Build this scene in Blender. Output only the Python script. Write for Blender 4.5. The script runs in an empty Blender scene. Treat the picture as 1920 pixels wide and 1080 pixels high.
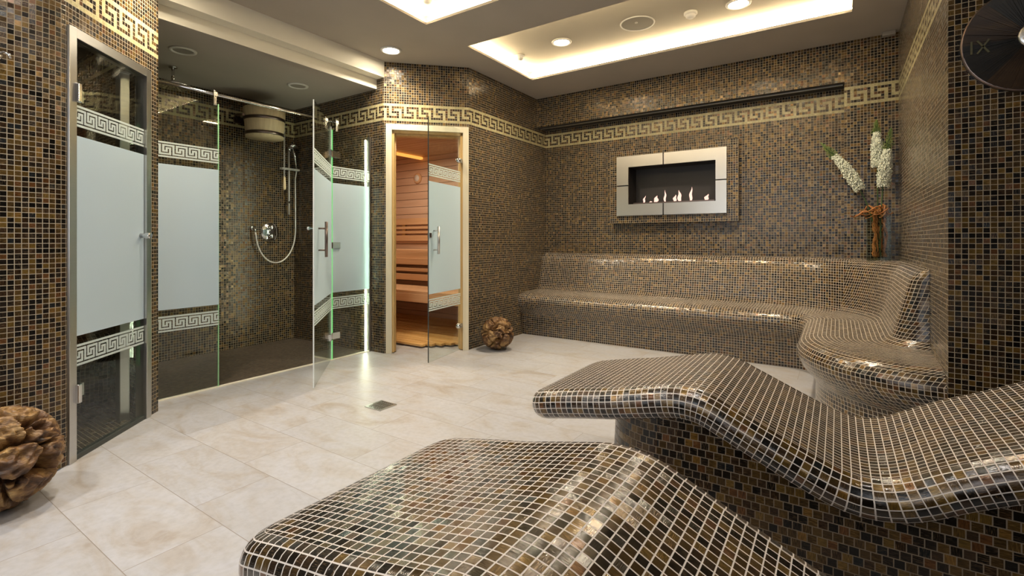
import bpy, bmesh, math, random
from mathutils import Vector, noise, Matrix
random.seed(7)
C = bpy.context.scene.collection
sc = bpy.context.scene
PI = math.pi
F_PX, CAM_H, YH = 913.0, 1.05, 450.0
TH = math.atan2(611, 913)
P = 0.0225                      # mosaic pitch in metres
CEIL = 2.70

# ------------------------------------------------------------------ camera, world, exposure
cam_d = bpy.data.cameras.new('camera'); cam = bpy.data.objects.new('camera', cam_d); C.objects.link(cam)
cam.location = (0, 0, CAM_H); cam.rotation_euler = (PI/2, 0, TH)
cam_d.sensor_width = 36.0; cam_d.lens = 36.0*F_PX/1920; cam_d.shift_y = -(540-YH)/1920
cam_d.clip_start = 0.02
sc.camera = cam
w = bpy.data.worlds.new('world'); sc.world = w; w.use_nodes = True
w.node_tree.nodes['Background'].inputs[0].default_value = (0.55, 0.6, 0.7, 1)
w.node_tree.nodes['Background'].inputs[1].default_value = 0.15
sc.view_settings.view_transform = 'Standard'; sc.view_settings.look = 'None'
sc.view_settings.gamma = 1.0; sc.view_settings.exposure = 0.0
sc.view_settings.use_curve_mapping = False

# ------------------------------------------------------------------ lights
def area(name, loc, size, power, col, rot=(0, 0, 0), shape='DISK', size_y=None, spread=PI):
    l = bpy.data.lights.new(name, 'AREA'); l.shape = shape; l.size = size
    if size_y: l.size_y = size_y
    l.energy = power; l.color = col; l.spread = spread
    o = bpy.data.objects.new(name, l); C.objects.link(o); o.location = loc; o.rotation_euler = rot
    return o
WARM = (1.0, 0.86, 0.66)
NEUT = (1.0, 0.96, 0.93)
COOL = (0.93, 0.96, 1.0)
# daylight through the wide window in the wall behind the camera
area('window_light', (-1.0, -1.52, 1.45), 2.6, 16, COOL, (-PI/2+PI, 0, 0), 'RECTANGLE', 1.5)

# ------------------------------------------------------------------ materials
MATS = {}
def newmat(name):
    m = bpy.data.materials.new(name); m.use_nodes = True; m.node_tree.nodes.clear()
    MATS[name] = m
    return m, m.node_tree
class N:
    """small helper around a node tree"""
    def __init__(s, nt): s.nt = nt
    def n(s, t, **k):
        nd = s.nt.nodes.new(t)
        for a, b in k.items(): setattr(nd, a, b)
        return nd
    def l(s, a, b): s.nt.links.new(a, b)
    def math(s, op, a, b=None, c=None, clamp=False):
        nd = s.n('ShaderNodeMath', operation=op); nd.use_clamp = clamp
        for i, v in enumerate((a, b, c)):
            if v is None: continue
            if isinstance(v, (int, float)): nd.inputs[i].default_value = v
            else: s.l(v, nd.inputs[i])
        return nd.outputs[0]
    def vmath(s, op, a, b=None, scale=None):
        nd = s.n('ShaderNodeVectorMath', operation=op)
        for i, v in enumerate((a, b)):
            if v is None: continue
            if isinstance(v, (tuple, list)): nd.inputs[i].default_value = v
            else: s.l(v, nd.inputs[i])
        if scale is not None:
            if isinstance(scale, (int, float)): nd.inputs['Scale'].default_value = scale
            else: s.l(scale, nd.inputs['Scale'])
        return nd.outputs[0]
    def mix(s, f, a, b, mode='MIX'):
        nd = s.n('ShaderNodeMix', data_type='RGBA', blend_type=mode)
        for i, v in ((0, f), (6, a), (7, b)):
            if isinstance(v, (int, float)): nd.inputs[i].default_value = v
            elif isinstance(v, (tuple, list)): nd.inputs[i].default_value = (*v[:3], 1)
            else: s.l(v, nd.inputs[i])
        return nd.outputs[2]
    def ramp(s, f, stops, interp='LINEAR'):
        nd = s.n('ShaderNodeValToRGB'); cr = nd.color_ramp; cr.interpolation = interp
        while len(cr.elements) > 1: cr.elements.remove(cr.elements[-1])
        cr.elements[0].position = stops[0][0]; cr.elements[0].color = (*stops[0][1], 1)
        for p, c in stops[1:]:
            e = cr.elements.new(p); e.color = (*c, 1)
        s.l(f, nd.inputs[0]); return nd.outputs[0]
    def rng(s, v, a, b, c, d, smooth=False):
        nd = s.n('ShaderNodeMapRange'); nd.interpolation_type = 'SMOOTHSTEP' if smooth else 'LINEAR'
        s.l(v, nd.inputs[0])
        for i, x in enumerate((a, b, c, d)): nd.inputs[1+i].default_value = x
        return nd.outputs[0]
    def xyz(s, x, y, z=0.0):
        nd = s.n('ShaderNodeCombineXYZ')
        for i, v in enumerate((x, y, z)):
            if isinstance(v, (int, float)): nd.inputs[i].default_value = v
            else: s.l(v, nd.inputs[i])
        return nd.outputs[0]
    def out(s, sh):
        o = s.n('ShaderNodeOutputMaterial'); s.l(sh, o.inputs[0])

def srgb(r, g, b):
    f = lambda c: (c/255/12.92) if c <= 10 else ((c/255+0.055)/1.055)**2.4
    return (f(r), f(g), f(b))

BROWN0 = [(0.0, (0.010, 0.008, 0.008)), (0.20, (0.020, 0.013, 0.010)), (0.36, (0.045, 0.026, 0.015)),
         (0.50, (0.075, 0.045, 0.022)), (0.63, (0.105, 0.062, 0.030)), (0.75, (0.060, 0.040, 0.032)),
         (0.83, (0.15, 0.095, 0.038)), (0.90, (0.13, 0.060, 0.028)), (0.95, (0.030, 0.034, 0.042)), (0.98, (0.20, 0.115, 0.05))]
BROWN = [(0.0, (0.006, 0.005, 0.004)), (0.22, (0.013, 0.009, 0.006)), (0.38, (0.034, 0.017, 0.007)),
         (0.50, (0.060, 0.034, 0.010)), (0.64, (0.095, 0.054, 0.014)), (0.76, (0.042, 0.024, 0.012)),
         (0.84, (0.135, 0.080, 0.018)), (0.92, (0.110, 0.045, 0.014)), (0.96, (0.014, 0.017, 0.018)), (0.98, (0.17, 0.09, 0.02))]
def mosaic(name, palette, grout=(0.40, 0.34, 0.27), gw=0.055, shift=0.0, rough=0.17, gain=1.0, tilt=0.08, streak=0.5, coat=0.25, metal=0.35, fleck=0.5):
    m, nt = newmat(name); q = N(nt)
    uv = q.n('ShaderNodeUVMap'); uv.uv_map = 'UVMap'
    sp = q.n('ShaderNodeSeparateXYZ'); q.l(uv.outputs[0], sp.inputs[0])
    v = sp.outputs[1]; row = q.math('FLOOR', v)
    u = sp.outputs[0]
    if shift:
        wn0 = q.n('ShaderNodeTexWhiteNoise', noise_dimensions='1D'); q.l(row, wn0.inputs['W'])
        u = q.math('ADD', u, q.math('ADD', q.math('MULTIPLY', row, 0.47), q.math('MULTIPLY', wn0.outputs[0], shift)))
    col = q.math('FLOOR', u)
    fu = q.math('SUBTRACT', u, col); fv = q.math('SUBTRACT', v, row)
    eu = q.math('MINIMUM', fu, q.math('SUBTRACT', 1.0, fu)); ev = q.math('MINIMUM', fv, q.math('SUBTRACT', 1.0, fv))
    e = q.math('MINIMUM', eu, ev)
    mask = q.rng(e, gw-0.012, gw+0.012, 0, 1, True)           # 0 grout, 1 tile
    cell = q.xyz(col, row, 0.37)
    wn = q.n('ShaderNodeTexWhiteNoise', noise_dimensions='3D'); q.l(cell, wn.inputs[0])
    rnd = wn.outputs[0]; rc = wn.outputs[1]
    sepc = q.n('ShaderNodeSeparateColor'); q.l(rc, sepc.inputs[0])
    # streaks along one of the two directions of each tile
    sw = q.math('GREATER_THAN', sepc.outputs[0], 0.35)
    a = q.math('ADD', q.math('MULTIPLY', fu, sw), q.math('MULTIPLY', fv, q.math('SUBTRACT', 1.0, sw)))
    b = q.math('ADD', q.math('MULTIPLY', fv, sw), q.math('MULTIPLY', fu, q.math('SUBTRACT', 1.0, sw)))
    vec = q.xyz(q.math('MULTIPLY', a, 1.6), q.math('MULTIPLY', b, 17.0), q.math('MULTIPLY', rnd, 57.0))
    no = q.n('ShaderNodeTexNoise'); no.inputs['Scale'].default_value = 1.0; no.inputs['Detail'].default_value = 2.0
    q.l(vec, no.inputs['Vector'])
    base = q.ramp(sepc.outputs[1], palette, 'CONSTANT')
    st = q.rng(no.outputs[0], 0.3, 0.72, 0.45*gain, 1.9*gain)
    base = q.mix(1.0, base, q.xyz(st, st, st), 'MULTIPLY')
    if fleck:
        fk = q.math('MULTIPLY', q.rng(no.outputs[0], 0.55, 0.70, 0, 1), q.rng(sepc.outputs[2], 0.2, 1.0, 0.0, fleck))
        base = q.mix(fk, base, (0.40, 0.26, 0.13))
    colr = q.mix(mask, grout, base)
    # small tilt of every tile so that they glint one by one
    geo = q.n('ShaderNodeNewGeometry')
    nrm = q.vmath('NORMALIZE', q.vmath('ADD', geo.outputs['Normal'],
                  q.vmath('SCALE', q.vmath('SUBTRACT', rc, (0.5, 0.5, 0.5)), scale=tilt)))
    hgt = q.math('ADD', q.math('MULTIPLY', mask, 1.0), q.math('MULTIPLY', no.outputs[0], streak))
    bp = q.n('ShaderNodeBump'); bp.inputs['Strength'].default_value = 0.35; bp.inputs['Distance'].default_value = 0.0012
    q.l(hgt, bp.inputs['Height']); q.l(nrm, bp.inputs['Normal'])
    bs = q.n('ShaderNodeBsdfPrincipled'); q.l(colr, bs.inputs['Base Color'])
    q.l(q.math('ADD', q.math('MULTIPLY', mask, rough-0.75), q.math('ADD', 0.75, q.math('MULTIPLY', sepc.outputs[2], 0.12))), bs.inputs['Roughness'])
    q.l(q.math('MULTIPLY', mask, metal), bs.inputs['Metallic'])
    q.l(q.math('ADD', 0.12, q.math('MULTIPLY', mask, 0.28)), bs.inputs['Specular IOR Level'])
    q.l(bp.outputs[0], bs.inputs['Normal'])
    q.l(q.math('MULTIPLY', mask, coat), bs.inputs['Coat Weight']); bs.inputs['Coat Roughness'].default_value = 0.10; q.l(bp.outputs[0], bs.inputs['Coat Normal'])
    q.out(bs.outputs[0]); return m
mosaic('mosaic', BROWN, grout=(0.38, 0.32, 0.23), gain=0.92)
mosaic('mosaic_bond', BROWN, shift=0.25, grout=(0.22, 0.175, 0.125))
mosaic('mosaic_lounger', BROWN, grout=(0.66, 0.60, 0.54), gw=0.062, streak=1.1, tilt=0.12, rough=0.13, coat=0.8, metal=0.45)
mosaic('mosaic_floor', [(0, (0.06, 0.042, 0.030)), (0.4, (0.085, 0.06, 0.042)), (0.8, (0.05, 0.038, 0.03))], grout=(0.16, 0.13, 0.10), rough=0.5, tilt=0.03, metal=0.0, gw=0.07, fleck=0)
CREAMP = [(0, (0.47, 0.42, 0.22)), (0.5, (0.52, 0.46, 0.25)), (0.8, (0.43, 0.38, 0.19))]
mosaic('mosaic_cream', CREAMP, grout=(0.50, 0.43, 0.26), rough=0.28, tilt=0.04, metal=0.0, gain=0.75, fleck=0)

def simple(name, col, rough=0.5, metal=0.0, spec=0.5, bump=None, noise_col=None, scale=8.0, aniso=None):
    m, nt = newmat(name); q = N(nt)
    bs = q.n('ShaderNodeBsdfPrincipled'); bs.inputs['Roughness'].default_value = rough
    bs.inputs['Metallic'].default_value = metal; bs.inputs['Specular IOR Level'].default_value = spec
    tc = q.n('ShaderNodeTexCoord'); no = q.n('ShaderNodeTexNoise'); no.inputs['Scale'].default_value = scale
    no.inputs['Detail'].default_value = 4
    vec = tc.outputs['Object']
    if aniso:
        vec = q.vmath('MULTIPLY', vec, aniso)
    q.l(vec, no.inputs['Vector'])
    c2 = noise_col or tuple(c*0.93 for c in col)
    q.l(q.mix(q.rng(no.outputs[0], 0.35, 0.65, 0, 1), col, c2), bs.inputs['Base Color'])
    if bump:
        bp = q.n('ShaderNodeBump'); bp.inputs['Strength'].default_value = bump; bp.inputs['Distance'].default_value = 0.002
        q.l(no.outputs[0], bp.inputs['Height']); q.l(bp.outputs[0], bs.inputs['Normal'])
    q.out(bs.outputs[0]); return m
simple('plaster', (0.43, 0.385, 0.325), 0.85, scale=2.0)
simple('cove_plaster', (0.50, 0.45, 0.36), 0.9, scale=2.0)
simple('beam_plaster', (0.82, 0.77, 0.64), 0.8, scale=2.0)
simple('chrome', (0.75, 0.75, 0.75), 0.12, 1.0)
simple('steel', (0.60, 0.59, 0.57), 0.28, 1.0, aniso=(1, 1, 60), scale=12)
simple('brushed_plate', (0.62, 0.60, 0.55), 0.3, 1.0, noise_col=(0.62, 0.60, 0.55))
simple('satin', (0.86, 0.85, 0.82), 0.42, 0.6)
simple('dark_steel', (0.22, 0.17, 0.15), 0.3, 1.0)
simple('black', (0.012, 0.011, 0.010), 0.5)
simple('firebox', (0.022, 0.018, 0.016), 0.45)
simple('seal', (0.05, 0.055, 0.05), 0.5)
simple('white_plastic', (0.75, 0.72, 0.66), 0.45)
simple('speaker_grille', (0.31, 0.28, 0.23), 0.8, scale=300, bump=0.4)
simple('painted_shade', (0.03, 0.026, 0.022), 0.8)  # near-black colour painted in for the shade under the bulkhead
simple('stem_green', (0.045, 0.10, 0.025), 0.5)
simple('bud_green', (0.16, 0.24, 0.05), 0.6)
simple('petal', (0.78, 0.80, 0.66), 0.7)
simple('curl_wood', (0.50, 0.19, 0.045), 0.55, noise_col=(0.26, 0.09, 0.02), scale=30)
simple('green_edge', (0.45, 0.85, 0.45), 0.3)
simple('pale_edge', (0.72, 0.76, 0.74), 0.25)
simple('bucket_wood', (0.72, 0.60, 0.38), 0.55, noise_col=(0.63, 0.51, 0.31), aniso=(20, 20, 1), scale=3)

def wood(name, c1, c2, c3, axis='x', sc_=6.0, rough=0.5):
    m, nt = newmat(name); q = N(nt)
    tc = q.n('ShaderNodeTexCoord')
    k = {'x': (0.5, 9, 9), 'y': (9, 0.5, 9), 'z': (9, 9, 0.5)}[axis]
    oi = q.n('ShaderNodeObjectInfo')
    vec = q.vmath('ADD', q.vmath('MULTIPLY', tc.outputs['Object'], k), q.xyz(oi.outputs['Random'], 0.0, oi.outputs['Random']))
    no = q.n('ShaderNodeTexNoise'); no.inputs['Scale'].default_value = sc_; no.inputs['Detail'].default_value = 5
    no.inputs['Distortion'].default_value = 0.6; q.l(vec, no.inputs['Vector'])
    col = q.ramp(no.outputs[0], [(0.3, c1), (0.5, c2), (0.7, c3)])
    bs = q.n('ShaderNodeBsdfPrincipled'); bs.inputs['Roughness'].default_value = rough
    q.l(col, bs.inputs['Base Color'])
    bp = q.n('ShaderNodeBump'); bp.inputs['Strength'].default_value = 0.2; bp.inputs['Distance'].default_value = 0.001
    q.l(no.outputs[0], bp.inputs['Height']); q.l(bp.outputs[0], bs.inputs['Normal'])
    q.out(bs.outputs[0]); return m
wood('frame_wood', (0.66, 0.59, 0.43), (0.72, 0.65, 0.49), (0.76, 0.69, 0.54), 'z', 2.0)
wood('jamb_wood', (0.50, 0.32, 0.11), (0.58, 0.38, 0.15), (0.62, 0.43, 0.2), 'z', 2.0)
wood('sauna_wall_wood', (0.56, 0.36, 0.24), (0.63, 0.42, 0.29), (0.68, 0.47, 0.34), 'x', 1.5)
wood('sauna_ceiling_wood', (0.44, 0.22, 0.10), (0.50, 0.27, 0.13), (0.55, 0.31, 0.16), 'x', 1.5)
wood('bench_wood', (0.55, 0.32, 0.16), (0.64, 0.38, 0.20), (0.70, 0.44, 0.25), 'x', 2.0)
wood('deck_wood', (0.50, 0.26, 0.07), (0.62, 0.35, 0.11), (0.70, 0.42, 0.16), 'x', 2.5)
wood('clock_wood', (0.022, 0.011, 0.005), (0.040, 0.021, 0.009), (0.065, 0.036, 0.014), 'x', 2.0)

wood('clock_wood_dark', (0.006, 0.005, 0.004), (0.012, 0.010, 0.008), (0.02, 0.015, 0.01), 'x', 3)
# gnarled root wood
m, nt = newmat('root_wood'); q = N(nt)
tc = q.n('ShaderNodeTexCoord')
n1 = q.n('ShaderNodeTexNoise'); n1.inputs['Scale'].default_value = 9; n1.inputs['Detail'].default_value = 6; n1.inputs['Distortion'].default_value = 1.5
q.l(tc.outputs['Object'], n1.inputs['Vector'])
n2 = q.n('ShaderNodeTexNoise'); n2.inputs['Scale'].default_value = 10; n2.inputs['Detail'].default_value = 5; n2.inputs['Distortion'].default_value = 2.0
q.l(q.vmath('MULTIPLY', tc.outputs['Object'], (2, 2, 9)), n2.inputs['Vector'])
col = q.ramp(n1.outputs[0], [(0.30, (0.035, 0.015, 0.006)), (0.43, (0.15, 0.07, 0.025)), (0.56, (0.30, 0.17, 0.06)), (0.75, (0.46, 0.30, 0.12))])
col = q.mix(0.6, col, q.ramp(n2.outputs[0], [(0.35, (0.45, 0.4, 0.35)), (0.6, (1, 1, 1))]), 'MULTIPLY')
bs = q.n('ShaderNodeBsdfPrincipled'); bs.inputs['Roughness'].default_value = 0.42; q.l(col, bs.inputs['Base Color'])
bp = q.n('ShaderNodeBump'); bp.inputs['Strength'].default_value = 0.8; bp.inputs['Distance'].default_value = 0.006
q.l(n2.outputs[0], bp.inputs['Height']); q.l(bp.outputs[0], bs.inputs['Normal']); q.out(bs.outputs[0])

# floor: stone slabs in running rows
m, nt = newmat('stone_floor'); q = N(nt)
geo = q.n('ShaderNodeNewGeometry'); sp = q.n('ShaderNodeSeparateXYZ'); q.l(geo.outputs['Position'], sp.inputs[0])
v = q.math('DIVIDE', q.math('SUBTRACT', sp.outputs[1], 0.594), 0.304); row = q.math('FLOOR', v)
wn0 = q.n('ShaderNodeTexWhiteNoise', noise_dimensions='1D'); q.l(row, wn0.inputs['W'])
u = q.math('ADD', q.math('DIVIDE', q.math('ADD', sp.outputs[0], 2.49), 0.608), q.math('MULTIPLY', row, 0.36)); col_ = q.math('FLOOR', u)
fu = q.math('SUBTRACT', u, col_); fv = q.math('SUBTRACT', v, row)
eu = q.math('MULTIPLY', q.math('MINIMUM', fu, q.math('SUBTRACT', 1.0, fu)), 0.608); ev = q.math('MULTIPLY', q.math('MINIMUM', fv, q.math('SUBTRACT', 1.0, fv)), 0.304)
e = q.math('MINIMUM', eu, ev); mask = q.rng(e, 0.0006, 0.0018, 0, 1)
wn = q.n('ShaderNodeTexWhiteNoise', noise_dimensions='3D'); q.l(q.xyz(col_, row, 0.5), wn.inputs[0])
vv = q.vmath('ADD', geo.outputs['Position'], q.vmath('SCALE', wn.outputs[1], scale=9.0))
na = q.n('ShaderNodeTexNoise'); na.inputs['Scale'].default_value = 2.6; na.inputs['Detail'].default_value = 7; na.inputs['Distortion'].default_value = 1.3; na.inputs['Roughness'].default_value = 0.6
q.l(q.vmath('MULTIPLY', vv, (1.0, 2.0, 1)), na.inputs['Vector'])
nb = q.n('ShaderNodeTexNoise'); nb.inputs['Scale'].default_value = 40; nb.inputs['Detail'].default_value = 4; q.l(vv, nb.inputs['Vector'])
base = q.ramp(na.outputs[0], [(0.30, srgb(188, 178, 164)), (0.38, srgb(197, 191, 182)), (0.48, srgb(203, 201, 197)), (0.62, srgb(206, 206, 206)), (0.75, srgb(195, 190, 183))])
base = q.mix(0.5, base, q.ramp(nb.outputs[0], [(0.3, (0.82, 0.80, 0.78)), (0.6, (1, 1, 1))]), 'MULTIPLY')
tv = q.rng(wn.outputs[0], 0, 1, 0.93, 1.0); base = q.mix(1.0, base, q.xyz(tv, tv, tv), 'MULTIPLY')
base = q.mix(1.0, base, (0.73, 0.73, 0.77), 'MULTIPLY')
base = q.mix(mask, srgb(136, 126, 116), base)
bs = q.n('ShaderNodeBsdfPrincipled'); q.l(base, bs.inputs['Base Color'])
q.l(q.rng(na.outputs[0], 0.3, 0.7, 0.32, 0.45), bs.inputs['Roughness']); bs.inputs['Specular IOR Level'].default_value = 0.35
bp = q.n('ShaderNodeBump'); bp.inputs['Strength'].default_value = 0.15; bp.inputs['Distance'].default_value = 0.002
q.l(q.math('ADD', nb.outputs[0], mask), bp.inputs['Height']); q.l(bp.outputs[0], bs.inputs['Normal']); q.out(bs.outputs[0])

# clear glass for thin panes
def glassmat(name, tint, refl=1.0):
    m, nt = newmat(name); q = N(nt)
    tr = q.n('ShaderNodeBsdfTransparent'); tr.inputs[0].default_value = (*tint, 1)
    gl = q.n('ShaderNodeBsdfGlossy'); gl.inputs['Roughness'].default_value = 0.0
    lw = q.n('ShaderNodeLayerWeight'); lw.inputs[0].default_value = 0.5
    fr = q.math('ADD', 0.035, q.math('MULTIPLY', 0.9, q.math('POWER', lw.outputs['Facing'], 5.0)))
    mx = q.n('ShaderNodeMixShader'); q.l(q.math('MULTIPLY', fr, refl, clamp=True), mx.inputs[0])
    q.l(tr.outputs[0], mx.inputs[1]); q.l(gl.outputs[0], mx.inputs[2]); q.out(mx.outputs[0])
glassmat('glass', (0.93, 0.96, 0.94))
glassmat('vase_glass', (0.90, 0.93, 0.91), 0.55)
# frosted film
def frost(name, col, tcol):
    m, nt = newmat(name); q = N(nt)
    df = q.n('ShaderNodeBsdfDiffuse'); df.inputs[0].default_value = (*col, 1)
    tl = q.n('ShaderNodeBsdfTranslucent'); tl.inputs[0].default_value = (*tcol, 1)
    gl = q.n('ShaderNodeBsdfGlossy'); gl.inputs['Roughness'].default_value = 0.35
    mx = q.n('ShaderNodeMixShader'); mx.inputs[0].default_value = 0.45
    q.l(df.outputs[0], mx.inputs[1]); q.l(tl.outputs[0], mx.inputs[2])
    m2 = q.n('ShaderNodeMixShader'); m2.inputs[0].default_value = 0.06
    q.l(mx.outputs[0], m2.inputs[1]); q.l(gl.outputs[0], m2.inputs[2]); q.out(m2.outputs[0])
frost('frost', (0.70, 0.81, 0.92), (0.82, 0.96, 0.96))
frost('etch', (0.76, 0.82, 0.82), (0.85, 0.95, 0.88))
def emit(name, col, s):
    m, nt = newmat(name); q = N(nt); e = q.n('ShaderNodeEmission')
    e.inputs[0].default_value = (*col, 1); e.inputs[1].default_value = s; q.out(e.outputs[0])
emit('led_warm', (1.0, 0.83, 0.55), 48)
emit('lamp', (1.0, 0.87, 0.66), 95)
emit('led_shower', (0.95, 1.0, 0.74), 46)
emit('painted_edge_glow', (0.30, 1.0, 0.30), 0.75)  # glow of the strip-lit glass edge put in as emission, no lamp
emit('led_sauna', (1.0, 0.42, 0.08), 1.3)
emit('flame', (1.0, 0.62, 0.50), 1.5)
emit('daylight', (0.92, 0.95, 1.0), 1.2)

# ------------------------------------------------------------------ mesh helpers
class MB:
    def __init__(s): s.v = []; s.f = []; s.uv = []; s.mi = []; s.sm = []
    def face(s, pts, uv=None, mi=0, smooth=False):
        b = len(s.v); s.v += [tuple(p) for p in pts]; s.f.append(tuple(range(b, b+len(pts))))
        s.uv.append(uv or [(0, 0)]*len(pts)); s.mi.append(mi); s.sm.append(smooth)
    def grid(s, rows, uvf=None, smooth=True, closed=False, mi=0, skip=None):
        """rows: list of lists of points (i along rows, j along a row); uvf(i,j)->uv"""
        b = len(s.v); nj = len(rows[0])
        for r in rows: s.v += [tuple(p) for p in r]
        for i in range(len(rows)-1):
            for j in range(nj-1+(1 if closed else 0)):
                j2 = (j+1) % nj
                s.f.append((b+i*nj+j, b+i*nj+j2, b+(i+1)*nj+j2, b+(i+1)*nj+j))
                s.uv.append([uvf(i, j), uvf(i, j+1), uvf(i+1, j+1), uvf(i+1, j)] if uvf else [(0, 0)]*4)
                s.mi.append(mi); s.sm.append(smooth)
    def box(s, c, size, R=None, mi=0, uvs=None):
        c = Vector(c); hx, hy, hz = size[0]/2, size[1]/2, size[2]/2
        pts = [Vector((x, y, z)) for x in (-hx, hx) for y in (-hy, hy) for z in (-hz, hz)]
        if R is not None: pts = [R @ p for p in pts]
        pts = [p+c for p in pts]
        for q_, ax in (((0, 1, 3, 2), 0), ((4, 6, 7, 5), 0), ((0, 4, 5, 1), 1), ((2, 3, 7, 6), 1), ((0, 2, 6, 4), 2), ((1, 5, 7, 3), 2)):
            p4 = [pts[k] for k in q_]
            if ax == 0: uv = [(p.y/P, p.z/P) for p in p4]
            elif ax == 1: uv = [(p.x/P, p.z/P) for p in p4]
            else: uv = [(p.x/P, p.y/P) for p in p4]
            s.face(p4, uv, mi)
    def tube(s, path, r, n=12, caps=True, mi=0):
        path = [Vector(p) for p in path]; rows = []
        prev = None
        for i, p in enumerate(path):
            t = (path[min(i+1, len(path)-1)]-path[max(i-1, 0)]).normalized()
            if prev is None:
                a = Vector((0, 0, 1)) if abs(t.z) < 0.9 else Vector((1, 0, 0))
                n1 = t.cross(a).normalized()
            else:
                n1 = (prev - t*prev.dot(t)).normalized()
            prev = n1; n2 = t.cross(n1)
            rr = r[i] if isinstance(r, (list, tuple)) else r
            rows.append([p+rr*(math.cos(2*PI*k/n)*n1+math.sin(2*PI*k/n)*n2) for k in range(n)])
        s.grid(rows, closed=True, mi=mi)
        if caps:
            s.face(rows[0][::-1], mi=mi); s.face(rows[-1], mi=mi)
    def cyl(s, p0, p1, r, n=24, r2=None, mi=0):
        s.tube([p0, p1], [r, r2 if r2 is not None else r], n, True, mi)
    def lathe(s, prof, c, axis=(0, 0, 1), n=32, mi=0):
        """prof: (radius, height) along axis"""
        ax = Vector(axis).normalized(); a = Vector((1, 0, 0)) if abs(ax.x) < 0.9 else Vector((0, 1, 0))
        n1 = ax.cross(a).normalized(); n2 = ax.cross(n1); c = Vector(c)
        rows = [[c+ax*h+max(r, 1e-5)*(math.cos(2*PI*k/n)*n1+math.sin(2*PI*k/n)*n2) for k in range(n)] for r, h in prof]
        s.grid(rows, closed=True, mi=mi)
    def blob(s, c, r, squash=(1, 1, 1), seg=6, ring=4, mi=0):
        rows = []
        for i in range(ring+1):
            th = PI*i/ring
            rows.append([(c[0]+r*squash[0]*math.sin(th)*math.cos(2*PI*k/seg), c[1]+r*squash[1]*math.sin(th)*math.sin(2*PI*k/seg), c[2]+r*squash[2]*math.cos(th)) for k in range(seg)])
        s.grid(rows, closed=True, mi=mi)
    def build(s, name, mats, parent=None, merge=False, bevel=None):
        me = bpy.data.meshes.new(name)
        off = parent_world(parent) if parent else Vector((0, 0, 0))
        me.from_pydata([tuple(Vector(p)-off) for p in s.v], [], s.f)
        ul = me.uv_layers.new(name='UVMap')
        k = 0
        for uvs in s.uv:
            for u_ in uvs: ul.data[k].uv = u_; k += 1
        me.polygons.foreach_set('use_smooth', s.sm); me.polygons.foreach_set('material_index', s.mi)
        if isinstance(mats, str): mats = [mats]
        for m_ in mats: me.materials.append(MATS[m_])
        bm = bmesh.new(); bm.from_mesh(me)
        bmesh.ops.remove_doubles(bm, verts=bm.verts, dist=1e-5)
        if merge: bmesh.ops.recalc_face_normals(bm, faces=bm.faces)
        bm.to_mesh(me); bm.free()
        o = bpy.data.objects.new(name, me); C.objects.link(o)
        if parent: o.parent = parent
        if bevel:
            bv = o.modifiers.new('bevel', 'BEVEL'); bv.width = bevel; bv.segments = 2; bv.limit_method = 'ANGLE'
        return o
def parent_world(p):
    v = Vector((0, 0, 0))
    while p is not None:
        v += p.location; p = p.parent
    return v
def thing(name, label, cat, loc, group=None):
    o = bpy.data.objects.new(name, None); C.objects.link(o); o.location = loc
    o.empty_display_size = 0.1
    o['label'] = label; o['category'] = cat
    if group: o['group'] = group
    return o
def struct(o, label=None):
    o['kind'] = 'structure'
    if label: o['label'] = label
    return o
def tag(o, label, cat, group=None):
    o['label'] = label; o['category'] = cat
    if group: o['group'] = group
    return o

# ------------------------------------------------------------------ mosaic walls with the key frieze
KEY = ["#.####", "#.#...", "#.###.", "#...#.", "#####."]     # top row first, # = dark tile
FR0, FR1 = 96, 103
def wall_poly(mb, pts, z0, z1, u0=0.0, frieze=True, fr_shift=0):
    """vertical mosaic wall over plan points, left to right as seen; returns the end u (tiles)"""
    u = u0
    for (a, b) in zip(pts[:-1], pts[1:]):
        L = math.hypot(b[0]-a[0], b[1]-a[1]); du = L/P
        def pt(uu, vv):
            t = (uu-u)/du; return (a[0]+(b[0]-a[0])*t, a[1]+(b[1]-a[1])*t, vv*P)
        def quad(ua, ub, va, vb, mi=0):
            mb.face([pt(ua, va), pt(ub, va), pt(ub, vb), pt(ua, vb)], [(ua, va), (ub, va), (ub, vb), (ua, vb)], mi)
        v0, v1 = z0/P, z1/P
        if not frieze or v1 <= FR0 or v0 >= FR1:
            quad(u, u+du, v0, v1)
        else:
            if v0 < FR0: quad(u, u+du, v0, FR0)
            if v1 > FR1: quad(u, u+du, FR1, v1)
            va0, vb0 = max(v0, FR0), min(v1, FR1)
            c = math.floor(u+1e-6); end = u+du
            while c < end-1e-6:
                ua, ub = max(u, c), min(end, c+1)
                for r in range(FR0, FR1):
                    va, vb = max(r, va0), min(r+1, vb0)
                    if vb <= va: continue
                    k = r-FR0
                    if k in (0, 6): mi = 1
                    else: mi = 0 if KEY[5-k][(c+fr_shift) % 6] == '#' else 1
                    quad(ua, ub, va, vb, mi)
                c += 1
        u += du
    return u

# room corner points (x right, y away, metres)
LX = -2.955
DS = Vector((-0.665, 0.747)).normalized()                  # direction of the steam room wall
S0 = Vector((-2.983, 0.731)); S_END = S0 + DS*0.73
SH_X, SH_Y0, SH_Y1, SH_B = -3.68, 1.27, 3.085, -4.91
SA0 = (-3.495, 3.085); SA1 = (-2.935, 3.645)
BX0, BACK_Y, BULK_Y = -2.935, 5.12, 4.906
PIL_X, RX, RY = 0.045, 0.40, 2.82
END_X, REAR = 1.25, -1.6

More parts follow.
